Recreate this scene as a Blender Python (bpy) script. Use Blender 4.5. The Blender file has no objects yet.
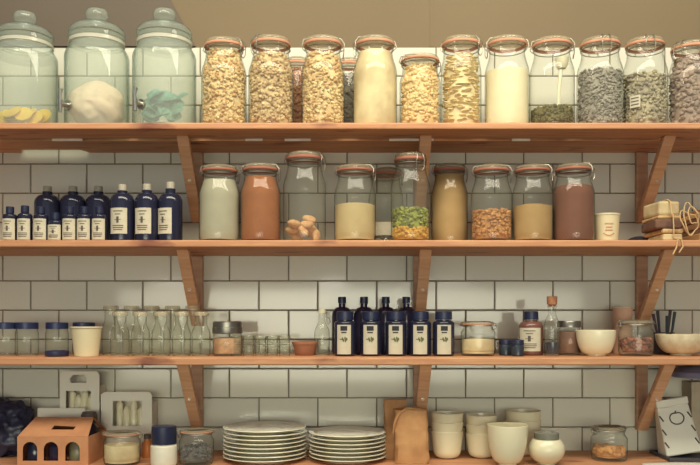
import bpy, math, random
from mathutils import Vector, Matrix
PI = math.pi
C = bpy.context.scene.collection
random.seed(7)

# ------------------------------------------------------------------ measures
ZC, DIST, FPX = 1.35, 2.12, 799.0          # camera height, distance to wall, focal length (pixels of a 700 wide frame)
def S(t): return FPX / (DIST - t)            # scale at t metres in front of the wall
def X(px, t): return (px - 350) / S(t)
def Z(py, t): return ZC + (320.5 - py) / S(t)
SH = [None, ZC + .4585, ZC + .1864, ZC - .0857, ZC - .3435]     # shelf tops
DEPTH = .27

# ------------------------------------------------------------------ colours and materials
def lin(c):
    c /= 255.0
    return c / 12.92 if c <= .04045 else ((c + .055) / 1.055) ** 2.4
def rgb(r, g, b): return (lin(r), lin(g), lin(b), 1)
def newmat(name):
    m = bpy.data.materials.new(name); m.use_nodes = True
    nt = m.node_tree; nt.nodes.clear()
    return m, nt, nt.nodes, nt.links
_m = {}
def plain(name, col, rough=.5, metal=0, col2=None, scale=30, stretch=(1, 1, 1), bump=0, spec=.5, island=0, trans=0):
    """principled surface with a procedural noise between two colours, optional bump and per-island variation"""
    if name in _m: return _m[name]
    m, nt, N, L = newmat(name)
    out = N.new('ShaderNodeOutputMaterial'); p = N.new('ShaderNodeBsdfPrincipled')
    L.new(p.outputs[0], out.inputs[0])
    p.inputs['Roughness'].default_value = rough; p.inputs['Metallic'].default_value = metal
    p.inputs['Specular IOR Level'].default_value = spec
    tc = N.new('ShaderNodeTexCoord'); mp = N.new('ShaderNodeMapping'); mp.inputs['Scale'].default_value = stretch
    L.new(tc.outputs['Object'], mp.inputs[0])
    nz = N.new('ShaderNodeTexNoise'); nz.inputs['Scale'].default_value = scale; nz.inputs['Detail'].default_value = 5
    L.new(mp.outputs[0], nz.inputs['Vector'])
    mx = N.new('ShaderNodeMix'); mx.data_type = 'RGBA'
    c2 = col2 or tuple(v * .86 for v in col[:3]) + (1,)
    mx.inputs[6].default_value = col; mx.inputs[7].default_value = c2
    rp = N.new('ShaderNodeMapRange'); rp.inputs[1].default_value = .35; rp.inputs[2].default_value = .65
    L.new(nz.outputs[0], rp.inputs[0])
    src = rp.outputs[0]
    if island:
        ge = N.new('ShaderNodeNewGeometry'); mm = N.new('ShaderNodeMix'); mm.data_type = 'FLOAT'
        mm.inputs[0].default_value = island
        L.new(rp.outputs[0], mm.inputs[2]); L.new(ge.outputs['Random Per Island'], mm.inputs[3]); src = mm.outputs[0]
    L.new(src, mx.inputs[0]); L.new(mx.outputs[2], p.inputs['Base Color'])
    if bump:
        b = N.new('ShaderNodeBump'); b.inputs['Strength'].default_value = bump; b.inputs['Distance'].default_value = .004
        L.new(nz.outputs[0], b.inputs['Height']); L.new(b.outputs[0], p.inputs['Normal'])
    _m[name] = m
    return m
def glass(name, tint, edge, gloss=.45, rough=.06, haze=0, hazecol=(1, 1, 1, 1)):
    """thin-walled clear glass: tinted transmission that deepens at grazing angles, fresnel reflection, a little haze"""
    if name in _m: return _m[name]
    m, nt, N, L = newmat(name)
    out = N.new('ShaderNodeOutputMaterial')
    lw = N.new('ShaderNodeLayerWeight'); lw.inputs['Blend'].default_value = .5
    pw = N.new('ShaderNodeMath'); pw.operation = 'POWER'; pw.inputs[1].default_value = 3.2
    L.new(lw.outputs['Facing'], pw.inputs[0])
    mx = N.new('ShaderNodeMix'); mx.data_type = 'RGBA'; mx.inputs[6].default_value = tint; mx.inputs[7].default_value = edge
    L.new(pw.outputs[0], mx.inputs[0])
    tr = N.new('ShaderNodeBsdfTransparent'); L.new(mx.outputs[2], tr.inputs[0])
    base = tr.outputs[0]
    if haze:
        df = N.new('ShaderNodeBsdfDiffuse'); df.inputs[0].default_value = hazecol
        mh = N.new('ShaderNodeMixShader'); mh.inputs[0].default_value = haze
        L.new(tr.outputs[0], mh.inputs[1]); L.new(df.outputs[0], mh.inputs[2]); base = mh.outputs[0]
    gl = N.new('ShaderNodeBsdfGlossy'); gl.inputs['Roughness'].default_value = rough; gl.inputs[0].default_value = (gloss, gloss, gloss, 1)
    p5 = N.new('ShaderNodeMath'); p5.operation = 'POWER'; p5.inputs[1].default_value = 5; L.new(lw.outputs['Facing'], p5.inputs[0])
    fr = N.new('ShaderNodeMath'); fr.operation = 'MULTIPLY_ADD'; fr.inputs[1].default_value = .80; fr.inputs[2].default_value = .045; L.new(p5.outputs[0], fr.inputs[0])
    ms = N.new('ShaderNodeMixShader'); L.new(fr.outputs[0], ms.inputs[0])
    L.new(base, ms.inputs[1]); L.new(gl.outputs[0], ms.inputs[2]); L.new(ms.outputs[0], out.inputs[0])
    _m[name] = m
    return m
def wood(name, a, b, dark, rough=.55):
    m, nt, N, L = newmat(name)
    out = N.new('ShaderNodeOutputMaterial'); p = N.new('ShaderNodeBsdfPrincipled'); L.new(p.outputs[0], out.inputs[0])
    p.inputs['Roughness'].default_value = rough; p.inputs['Specular IOR Level'].default_value = .3
    tc = N.new('ShaderNodeTexCoord'); mp = N.new('ShaderNodeMapping'); mp.inputs['Scale'].default_value = (1.2, 14, 14)
    L.new(tc.outputs['Object'], mp.inputs[0])
    n1 = N.new('ShaderNodeTexNoise'); n1.inputs['Scale'].default_value = 5; n1.inputs['Detail'].default_value = 8; n1.inputs['Distortion'].default_value = .8
    L.new(mp.outputs[0], n1.inputs['Vector'])
    r = N.new('ShaderNodeValToRGB'); r.color_ramp.elements[0].position = .3; r.color_ramp.elements[0].color = b
    r.color_ramp.elements[1].position = .7; r.color_ramp.elements[1].color = a
    L.new(n1.outputs[0], r.inputs[0])
    mp2 = N.new('ShaderNodeMapping'); mp2.inputs['Scale'].default_value = (1, 3, 3); L.new(tc.outputs['Object'], mp2.inputs[0])
    n2 = N.new('ShaderNodeTexNoise'); n2.inputs['Scale'].default_value = 7; n2.inputs['Detail'].default_value = 3; L.new(mp2.outputs[0], n2.inputs['Vector'])
    r2 = N.new('ShaderNodeMapRange'); r2.inputs[1].default_value = .60; r2.inputs[2].default_value = .74; L.new(n2.outputs[0], r2.inputs[0])
    mx = N.new('ShaderNodeMix'); mx.data_type = 'RGBA'; L.new(r2.outputs[0], mx.inputs[0]); L.new(r.outputs[0], mx.inputs[6]); mx.inputs[7].default_value = dark
    L.new(mx.outputs[2], p.inputs['Base Color'])
    bp = N.new('ShaderNodeBump'); bp.inputs['Strength'].default_value = .25; bp.inputs['Distance'].default_value = .002
    L.new(n1.outputs[0], bp.inputs['Height']); L.new(bp.outputs[0], p.inputs['Normal'])
    return m

W_SHELF = wood('shelf_wood', rgb(216, 164, 120), rgb(190, 130, 96), rgb(132, 80, 64))
W_BRACK = wood('bracket_wood', rgb(232, 184, 144), rgb(210, 158, 120), rgb(168, 118, 90))
W_PLATE = wood('plate_wood', rgb(206, 168, 138), rgb(186, 146, 118), rgb(150, 112, 90))
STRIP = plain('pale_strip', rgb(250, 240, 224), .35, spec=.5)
TILE = plain('glazed_tile', rgb(224, 222, 206), .08, col2=rgb(211, 209, 195), scale=4, island=.75)
GROUT = plain('grout', rgb(112, 104, 90), .9, scale=60)
PAINT = plain('tan_paint', rgb(122, 106, 80), .75, col2=rgb(117, 102, 77), scale=2)
UPPER_BROWN = plain('upper_panel_brown', rgb(104, 92, 80), .75, col2=rgb(100, 89, 77), scale=2)
FLOORM = plain('floor_wood', rgb(150, 120, 90), .6, scale=5)
G_CLEAR = glass('jar_glass', (.97, .98, .965, 1), (.60, .64, .60, 1), haze=.05, hazecol=rgb(225, 225, 205))
G_DISP = glass('dispenser_glass', (.965, .985, .97, 1), (.42, .60, .54, 1), haze=.17, hazecol=rgb(230, 242, 230))
G_LID = glass('lid_glass', (.96, .96, .92, 1), (.66, .64, .58, 1), haze=.22, hazecol=rgb(236, 222, 190))
G_BOT = glass('bottle_glass', (.97, .98, .95, 1), (.40, .44, .40, 1), haze=.07, hazecol=rgb(215, 216, 195))
RUBBER = plain('orange_rubber', rgb(214, 150, 118), .6)
METAL = plain('clasp_metal', rgb(168, 162, 148), .42, metal=1)
STEEL = plain('lid_metal', rgb(150, 145, 134), .35, metal=.9)
CHROME = plain('chrome', rgb(196, 194, 186), .3, metal=1)
NAVY = plain('dark_navy_glass', rgb(40, 42, 62), .14, col2=rgb(34, 34, 54), scale=8)
PLUM = plain('dark_plum_glass', rgb(52, 44, 66), .16, col2=rgb(42, 38, 62), scale=8)
NAVYCAP = plain('navy_plastic', rgb(40, 46, 74), .4, col2=rgb(34, 38, 64))
BLUELID = plain('blue_lid', rgb(40, 50, 88), .4, col2=rgb(36, 40, 72))
LABEL = plain('cream_label', rgb(206, 199, 176), .7, col2=rgb(196, 189, 167), scale=40)
INK = plain('ink', rgb(92, 84, 78), .8)
INKD = plain('dark_ink', rgb(44, 42, 52), .7)
GREEN = plain('green_ink', rgb(96, 104, 62), .7)
CHINA = plain('cream_china', rgb(234, 227, 194), .22, col2=rgb(228, 220, 188), scale=6)
PLATEM = plain('plate_china', rgb(232, 226, 200), .2, col2=rgb(224, 218, 194), scale=6)
PAPERCUP = plain('cream_paper', rgb(222, 210, 172), .6, col2=rgb(216, 204, 166), scale=10)
WHITECARD = plain('white_card', rgb(236, 232, 216), .7, col2=rgb(228, 224, 208), scale=10)
ORANGECARD = plain('orange_card', rgb(202, 144, 102), .8, col2=rgb(190, 132, 94), scale=25)
KRAFT = plain('kraft_paper', rgb(194, 146, 98), .85, col2=rgb(176, 128, 84), scale=22, bump=.5)
TWINE = plain('twine', rgb(206, 172, 126), .9)

# ------------------------------------------------------------------ mesh builder
class MB:
    def __init__(s): s.v = []; s.f = []
    def add(s, vs, fs):
        o = len(s.v); s.v += [tuple(v) for v in vs]; s.f += [tuple(i + o for i in f) for f in fs]; return s
    def lathe(s, prof, n=32, c=(0, 0, 0), sx=1, sy=1):
        vs, fs, rings = [], [], []
        for r, z in prof:
            if r < 1e-6: rings.append([len(vs)]); vs.append((c[0], c[1], c[2] + z))
            else:
                rings.append(list(range(len(vs), len(vs) + n)))
                vs += [(c[0] + sx * r * math.cos(2 * PI * k / n), c[1] + sy * r * math.sin(2 * PI * k / n), c[2] + z) for k in range(n)]
        for a, b in zip(rings, rings[1:]):
            for k in range(n):
                k2 = (k + 1) % n
                if len(a) == 1 and len(b) == 1: continue
                if len(a) == 1: fs.append((a[0], b[k2], b[k]))
                elif len(b) == 1: fs.append((a[k], a[k2], b[0]))
                else: fs.append((a[k], a[k2], b[k2], b[k]))
        return s.add(vs, fs)
    def box(s, x0, x1, y0, y1, z0, z1):
        v = [(x, y, z) for z in (z0, z1) for y in (y0, y1) for x in (x0, x1)]
        return s.add(v, [(0, 2, 3, 1), (4, 5, 7, 6), (0, 1, 5, 4), (2, 6, 7, 3), (0, 4, 6, 2), (1, 3, 7, 5)])
    def hexa(s, v): return s.add(v, [(0, 2, 3, 1), (4, 5, 7, 6), (0, 1, 5, 4), (2, 6, 7, 3), (0, 4, 6, 2), (1, 3, 7, 5)])
    def tube(s, pts, r, n=8, closed=False):
        pts = [Vector(p) for p in pts]; m = len(pts); vs, fs = [], []; up = None
        for i, p in enumerate(pts):
            a = pts[(i - 1) % m] if (closed or i) else p
            b = pts[(i + 1) % m] if (closed or i < m - 1) else p
            d = (b - a).normalized()
            if up is None: up = d.orthogonal().normalized()
            u = (up - d * up.dot(d)).normalized(); up = u; w = d.cross(u)
            rr = r[i] if isinstance(r, (list, tuple)) else r
            vs += [p + rr * (u * math.cos(2 * PI * k / n) + w * math.sin(2 * PI * k / n)) for k in range(n)]
        for i in range(m if closed else m - 1):
            a, b = i * n, ((i + 1) % m) * n
            for k in range(n):
                k2 = (k + 1) % n; fs.append((a + k, a + k2, b + k2, b + k))
        if not closed: fs += [tuple(range(n))[::-1], tuple(range((m - 1) * n, m * n))]
        return s.add(vs, fs)
    def patch(s, r, a0, a1, z0, z1, n=10, th=.0006, c=(0, 0)):
        """a label wrapped round a cylinder of radius r; angle 0 faces the camera (-y)"""
        vs, fs = [], []
        for rr in (r + .0002, r + .0002 + th):
            for z in (z0, z1):
                for k in range(n + 1):
                    a = -PI / 2 + a0 + (a1 - a0) * k / n
                    vs.append((c[0] + rr * math.cos(a), c[1] + rr * math.sin(a), z))
        w = n + 1
        for k in range(n):
            fs += [(2 * w + k, 2 * w + k + 1, 3 * w + k + 1, 3 * w + k), (k + 1, k, w + k, w + k + 1),
                   (k, k + 1, 2 * w + k + 1, 2 * w + k), (w + k + 1, w + k, 3 * w + k, 3 * w + k + 1)]
        fs += [(0, 2 * w, 3 * w, w), (n, w + n, 3 * w + n, 2 * w + n)]
        return s.add(vs, fs)
    def build(s, name, mat, parent=None, smooth=True, bevel=0, subsurf=0, angle=35):
        me = bpy.data.meshes.new(name); me.from_pydata(s.v, [], s.f); me.validate()
        me.materials.append(mat)
        if smooth:
            me.polygons.foreach_set('use_smooth', [True] * len(me.polygons))
            me.set_sharp_from_angle(angle=math.radians(angle))
        o = bpy.data.objects.new(name, me); C.objects.link(o)
        if parent: o.parent = parent
        if bevel:
            b = o.modifiers.new('bevel', 'BEVEL'); b.width = bevel; b.segments = 2; b.limit_method = 'ANGLE'
        if subsurf:
            q = o.modifiers.new('sub', 'SUBSURF'); q.levels = q.render_levels = subsurf
        return o
import bmesh
def ico(sub):
    bm = bmesh.new(); bmesh.ops.create_icosphere(bm, subdivisions=sub, radius=1)
    v = [x.co.copy() for x in bm.verts]; bm.verts.index_update()
    f = [tuple(q.index for q in p.verts) for p in bm.faces]; bm.free(); return v, f
ICO1, ICO2, ICO3 = ico(1), ico(2), ico(3)
def blob(mb, p, size, src=ICO2, jit=.15, lie=False):
    """one irregular lump"""
    rot = Matrix.Rotation(random.uniform(0, 6.28), 3, Vector((random.gauss(0, 1), random.gauss(0, 1), random.gauss(0, 1))).normalized())
    if lie: rot = Matrix.Rotation(random.uniform(-.35, .35), 3, 'X') @ Matrix.Rotation(random.uniform(0, 6.28), 3, 'Z')
    sc = Vector(size); p = Vector(p)
    vs = []
    for v in src[0]:
        q = v * (1 + random.uniform(-jit, jit)); vs.append(p + rot @ Vector((q.x * sc.x, q.y * sc.y, q.z * sc.z)))
    mb.add(vs, src[1])

def thing(name, label, cat, loc, group=None, rotz=0):
    o = bpy.data.objects.new(name, None); o.empty_display_size = .03; C.objects.link(o)
    o.location = loc; o.rotation_euler = (0, 0, rotz); o['label'] = label; o['category'] = cat
    if group: o['group'] = group
    return o
def tag(o, label, cat, group=None, kind=None, loc=None):
    o['label'] = label; o['category'] = cat
    if group: o['group'] = group
    if kind: o['kind'] = kind
    if loc is not None: o.location = loc
    return o
def struct(o): o['kind'] = 'structure'; return o
def panel(outer, holes, th):
    """flat card with cut-outs: 2D outline in (x,z), thickness th along y, as an MB"""
    cu = bpy.data.curves.new('panel', 'CURVE'); cu.dimensions = '2D'; cu.fill_mode = 'BOTH'; cu.extrude = th / 2
    for loop in [outer] + holes:
        sp = cu.splines.new('POLY'); sp.points.add(len(loop) - 1); sp.use_cyclic_u = True
        for p, q in zip(sp.points, loop): p.co = (q[0], q[1], 0, 1)
    ob = bpy.data.objects.new('panel', cu); C.objects.link(ob)
    me = bpy.data.meshes.new_from_object(ob, depsgraph=None)
    mb = MB(); mb.add([(v.co.x, -v.co.z, v.co.y) for v in me.vertices], [tuple(p.vertices) for p in me.polygons])
    bpy.data.objects.remove(ob); bpy.data.curves.remove(cu); bpy.data.meshes.remove(me)
    return mb

# ------------------------------------------------------------------ the setting
TT = .006
A = [3, 59, 115, 171, 229.5, 288.7, 347, 406.5, 465.5, 523.5, 582, 637.5, 692]
A = [3 - 55.5 * k for k in range(7, 0, -1)] + A + [692 + 55 * k for k in range(1, 8)]
B = [(a + b) / 2 for a, b in zip(A, A[1:])]
def wx(px): return (px - 350) / 377.4
mb = MB(); gap = .0028
for k in range(0, 18):
    z1 = ZC + .724 - k * .0774; z0 = z1 - .0774
    J = B if k % 2 == 0 else A
    for a, b in zip(J, J[1:]):
        x0, x1 = wx(a) + gap / 2, wx(b) - gap / 2; c0, c1 = z0 + gap / 2, z1 - gap / 2; e = .0018
        vs = [(x0, 0, c0), (x1, 0, c0), (x1, 0, c1), (x0, 0, c1),
              (x0, -TT + e, c0), (x1, -TT + e, c0), (x1, -TT + e, c1), (x0, -TT + e, c1),
              (x0 + e, -TT, c0 + e), (x1 - e, -TT, c0 + e), (x1 - e, -TT, c1 - e), (x0 + e, -TT, c1 - e)]
        fs = [(8, 9, 10, 11)]
        for q in (0, 4):
            fs += [(q + i, q + (i + 1) % 4, q + 4 + (i + 1) % 4, q + 4 + i) for i in range(4)]
        mb.add(vs, fs)
tl = mb.build('wall_back_tiles', TILE, smooth=False)
wall = struct(MB().box(-1.75, 1.75, -.0035, .10, 0, ZC + .7235).build('wall_back', GROUT, smooth=False))
tl.name = 'trim_tiles'; struct(tl)
struct(MB().box(-1.75, 1.75, -.004, .10, ZC + .7236, 2.75).build('wall_back_upper', PAINT, smooth=False))
# darker thin panel with a raking edge on the upper wall, left
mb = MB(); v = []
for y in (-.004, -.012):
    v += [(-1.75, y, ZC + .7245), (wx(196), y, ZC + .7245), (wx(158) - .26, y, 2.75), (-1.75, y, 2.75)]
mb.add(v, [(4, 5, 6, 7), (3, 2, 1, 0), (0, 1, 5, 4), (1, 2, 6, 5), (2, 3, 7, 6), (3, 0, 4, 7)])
struct(mb.build('trim_upper_panel', UPPER_BROWN, smooth=False))
struct(MB().box(wx(430), wx(433), -.0055, -.004, ZC + .7245, 2.75).build('trim_seam', PAINT, smooth=False))
struct(MB().box(-1.75, 1.75, -4.6, .10, -.05, 0).build('floor', FLOORM, smooth=False))

# ------------------------------------------------------------------ shelves and brackets
SN = [None, 'topmost', 'second', 'third', 'lowest']
SL = [None, 'topmost wooden shelf of two spaced boards, carrying the glass dispensers',
      'second wooden shelf from the top, carrying jars and dark labelled bottles',
      'third wooden shelf from the top, carrying clear bottles and white bowls',
      'lowest wooden shelf, carrying stacked plates and cups']
THK = [0, .015, .016, .018, .020]
for i in range(1, 5):
    z = SH[i]; TH = THK[i]; t = thing('wall_shelf', SL[i], 'shelf', (0, 0, z))
    if i == 1:
        MB().box(-1.30, 1.30, -.27, -.170, -TH, 0).build('board', W_SHELF, t, smooth=False, bevel=.003)
        # rear board: wall edge notched at left to let a light streak onto tiles
        yb, na, nb, nd = -.0065, wx(27), wx(86), -.044
        ol = [(-1.30, -.148), (1.30, -.148), (1.30, yb), (nb + .012, yb), (nb, nd), (na, nd), (na - .012, yb), (-1.30, yb)]
        mb = MB(); n = len(ol)
        mb.add([(x, y, -TH) for x, y in ol] + [(x, y, 0) for x, y in ol], [tuple(range(n))[::-1], tuple(range(n, 2 * n))] + [(k, (k + 1) % n, n + (k + 1) % n, n + k) for k in range(n)])
        mb.build('board', W_SHELF, t, smooth=False)
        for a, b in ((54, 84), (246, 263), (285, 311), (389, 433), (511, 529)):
            MB().box(X(a, .16), X(b, .16), -.174, -.170, -TH - .0062, -TH - .0002).build('bright_dash', STRIP, t, smooth=False, bevel=.0006)  # pale strips added to stand in for bright light dashes along the gap
    else:
        MB().box(-1.30, 1.30, -.27, -.0065, -TH, 0).build('board', W_SHELF, t, smooth=False, bevel=.003)
BX = [(-.402, 'left'), (.182, 'middle'), (.768, 'right')]
for i in (1, 2, 3):
    for bx, side in BX:
        z = SH[i] - THK[i]
        t = thing('shelf_bracket', f'{side} wooden bracket with slanted strut holding up the {SN[i]} shelf', 'bracket', (bx, 0, z), 'wooden shelf brackets')
        MB().box(-.015, .015, -.0225, -.0065, -.185, -.0005).build('wall_plate', W_PLATE, t, smooth=False, bevel=.002)
        # strut: a board from under the shelf front back to the foot of the plate
        lo_b, lo_f = (-.0230, -.160), (-.0230, -.186)
        hi_b, hi_f = (-.182, -.0005), (-.208, -.0005)
        v = [(-.0142, *lo_f), (.0142, *lo_f), (-.0142, *lo_b), (.0142, *lo_b), (-.0142, *hi_f), (.0142, *hi_f), (-.0142, *hi_b), (.0142, *hi_b)]
        MB().hexa(v).build('strut', W_BRACK, t, smooth=False, bevel=.002)
        mb = MB()
        mb.lathe([(0, .0), (.0045, .0), (.004, .0018), (0, .0025)], 12)
        sc = mb.build('screw', STRIP, t); sc.location = (0, -.0235 - .075, -.105); sc.rotation_euler = (math.radians(40), 0, 0)
        sc.location = (0, -.120, -.094)

# ------------------------------------------------------------------ jars
def sm(x): return x * x * (3 - 2 * x)
def jar_profile(R, H, nr, s0=.60, s1=.83):
    p = [(0, .004), (R * .7, .002), (R * .88, 0), (R * .96, .003), (R, .012)]
    p += [(R, H * s0 * k / 4) for k in (1, 2, 3, 4) if H * s0 * k / 4 > .014]
    for k in range(1, 9):
        u = k / 8; p.append((R + (nr - R) * sm(u), H * (s0 + (s1 - s0) * u)))
    p += [(nr, H * .885), (nr * 1.07, H * .89), (nr * 1.07, H * .905), (nr * .98, H * .907)]
    return p
def rad(p, z):
    if p[0][0] > 0: p = [(0, .006), (p[0][0] * .7, .004)] + p
    for (r0, z0), (r1, z1) in zip(p[4:], p[5:]):
        if z0 <= z <= z1 and z1 > z0: return r0 + (r1 - r0) * (z - z0) / (z1 - z0)
    return p[4][0] * .96 if z < p[4][1] else p[-2][0]
def clip_jar(px, t, sh, ytop, hw, label, group, neck=.80, s0=.60, s1=.83, latch=0., seal=RUBBER, body=G_CLEAR, name='clip_top_jar'):
    R = hw / S(t); H = Z(ytop + (2.5 if sh < 3 else .8), t) - SH[sh]; nr = R * neck
    e = thing(name, label, 'jar', (X(px, t), -t, SH[sh] + .0005), group)
    p = jar_profile(R, H, nr, s0, s1)
    MB().lathe(p, 40).build('glass_body', body, e)
    MB().lathe([(nr * 1.00, H * .907), (nr * 1.09, H * .908), (nr * 1.11, H * .914), (nr * 1.11, H * .930), (nr * 1.09, H * .936), (nr * .98, H * .937)], 40).build('rubber_seal', seal, e)
    lr = nr * 1.06
    MB().lathe([(0, H * .942), (lr * .9, H * .938), (lr, H * .938), (lr * 1.01, H * .954), (lr * .96, H * .975), (lr * .78, H * .990), (lr * .74, H * .984), (0, H * .986)], 40).build('lid', G_LID, e)
    # wire clasp: neck ring, hinge, bail over the lid and the front latch loop
    mb = MB(); w = .0011
    ring = [(nr * 1.05 * math.cos(2 * PI * k / 28), nr * 1.05 * math.sin(2 * PI * k / 28), H * .872) for k in range(28)]
    mb.tube(ring, w, 6, closed=True)
    ca, sa = math.cos(latch - PI / 2), math.sin(latch - PI / 2)
    def q(r, s, z): return (r * ca - s * sa, r * sa + s * ca, z)
    for sg in (-1, 1):
        b = .011 * sg
        mb.tube([q(nr * 1.06, b, H * .872), q(nr * 1.22, b, H * .89), q(nr * 1.22, b * .8, H * .93), q(nr * 1.02, b * .7, H * .985), q(nr * .55, b * .6, H * .998)], w, 6)
        mb.tube([q(-nr * 1.06, b, H * .872), q(-nr * 1.20, b, H * .90), q(-nr * 1.12, b * .8, H * .97), q(-nr * .55, b * .6, H * .998)], w, 6)
        mb.tube([q(nr * 1.22, b, H * .89), q(nr * 1.20, b, H * .82), q(nr * 1.16, b * .6, H * .785)], w, 6)
    mb.tube([q(nr * 1.16, -.0066, H * .785), q(nr * 1.17, 0, H * .775), q(nr * 1.16, .0066, H * .785)], w, 6)
    mb.tube([q(nr * .55, -.0066, H * .998), q(-nr * .55, -.0066, H * .998)], w, 6)
    mb.tube([q(nr * .55, .0066, H * .998), q(-nr * .55, .0066, H * .998)], w, 6)
    mb.build('clasp', METAL, e)
    return dict(e=e, p=p, R=R, H=H, nr=nr, loc=Vector(e.location))
def fill_mesh(j, z0, z1, bumpy=.002, ins=.0025, dome=.0):
    p = j['p']; pr = [(0, z0)]
    n = 14
    for k in range(n + 1):
        z = z0 + (z1 - z0) * k / n
        pr.append((max(.002, rad(p, z) - ins), z))
    for u in (.85, .6, .3): pr.append((pr[n + 1][0] * u, z1 + dome * (1 - u * u) + random.uniform(-bumpy, bumpy)))
    pr.append((0, z1 + dome))
    return MB().lathe(pr, 36)
def powder(j, yl, mat, name, label, cat='food', z0=.006, dome=.004, t=None):
    z1 = Z(yl, -j['e'].location.y) - j['e'].location.z
    o = fill_mesh(j, z0, z1, dome=dome).build(name, mat)
    return tag(o, label, cat, kind='stuff', loc=j['loc'])
def grains(j, yl, mat, name, label, size, cat='food', z0=.008, sub=ICO2, cover=1.15, jit=.15, lie=False):
    z1 = Z(yl, -j['e'].location.y) - j['e'].location.z
    s = sum(size) / 3
    mb = fill_mesh(j, z0, z1 - s, ins=.003 + s * 1.3)
    h = z1 - z0; per = (1.9 * s) ** 2
    n = int(cover * 2 * PI * j['R'] * h / per)
    for k in range(n):
        z = z0 + s + random.random() * max(.001, h - 1.5 * s); a = random.uniform(0, 2 * PI)
        r = rad(j['p'], z) - .0015 - max(size) * random.uniform(1.0, 1.35)
        blob(mb, (r * math.cos(a), r * math.sin(a), z), [q * random.uniform(.8, 1.1) for q in size], sub, jit, lie)
    rt = rad(j['p'], z1) - .002 - max(size)
    for k in range(int(cover * PI * rt * rt / per)):
        a = random.uniform(0, 2 * PI); r = rt * math.sqrt(random.random())
        blob(mb, (r * math.cos(a), r * math.sin(a), z1 - s * random.uniform(.2, 1.4)), [q * random.uniform(.8, 1.1) for q in size], sub, jit, lie)
    o = mb.build(name, mat)
    return tag(o, label, cat, kind='stuff', loc=j['loc'])

M_PUFF = plain('puffed_corn', rgb(246, 230, 178), .8, col2=rgb(186, 132, 72), scale=60, island=.6)
M_PUFFD = plain('puffed_corn_dark', rgb(240, 218, 166), .8, col2=rgb(156, 112, 76), scale=60, island=.6)
M_NUT = plain('cashew', rgb(244, 222, 166), .6, col2=rgb(218, 176, 112), scale=40, island=.6)
M_FLOUR = plain('white_flour', rgb(248, 236, 198), .95, col2=rgb(238, 224, 184), scale=14)
M_CREAM = plain('cream_meal', rgb(240, 222, 174), .95, col2=rgb(202, 178, 136), scale=16)
M_FLAKE = plain('cream_flakes', rgb(246, 232, 186), .9, col2=rgb(220, 192, 136), scale=30, island=.5)
M_GREY = plain('dark_tea', rgb(180, 172, 156), .95, col2=rgb(124, 118, 112), scale=40, island=.6)
M_MAUVE = plain('mauve_grain', rgb(184, 162, 144), .9, col2=rgb(136, 116, 108), scale=30, island=.6)
M_OLIVE = plain('olive_herb', rgb(136, 126, 74), .9, col2=rgb(74, 68, 42), scale=40, island=.5)
M_TANP = plain('tan_meal', rgb(208, 184, 134), .95, col2=rgb(190, 166, 120), scale=16)
M_SPICE = plain('orange_spice', rgb(164, 98, 52), .95, col2=rgb(148, 86, 46), scale=16)
M_GREYP = plain('pale_grey_powder', rgb(180, 174, 150), .95, col2=rgb(168, 162, 140), scale=16)
M_AMBER = plain('amber_powder', rgb(184, 148, 94), .95, col2=rgb(170, 134, 84), scale=16)
M_LENT = plain('amber_grain', rgb(216, 160, 98), .8, col2=rgb(166, 110, 66), scale=40, island=.7)
M_BROWN = plain('brown_cocoa', rgb(124, 72, 52), .95, col2=rgb(112, 64, 46), scale=16)
M_PEAG = plain('green_pieces', rgb(176, 178, 84), .8, col2=rgb(88, 98, 58), scale=40, island=.8)
M_PEAY = plain('yellow_pieces', rgb(226, 178, 80), .8, col2=rgb(196, 150, 70), scale=40, island=.7)
M_PINK = plain('pinkish_crumb', rgb(214, 160, 118), .9, col2=rgb(160, 106, 84), scale=30, island=.6)

G_RIMHI = glass('rim_highlight', (.92, .93, .90, 1), (.7, .74, .7, 1), haze=.5, hazecol=rgb(246, 240, 220))
G_BASE = glass('thick_base_glass', (.45, .70, .60, 1), (.35, .60, .50, 1), haze=.12, hazecol=rgb(160, 190, 170))
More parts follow.
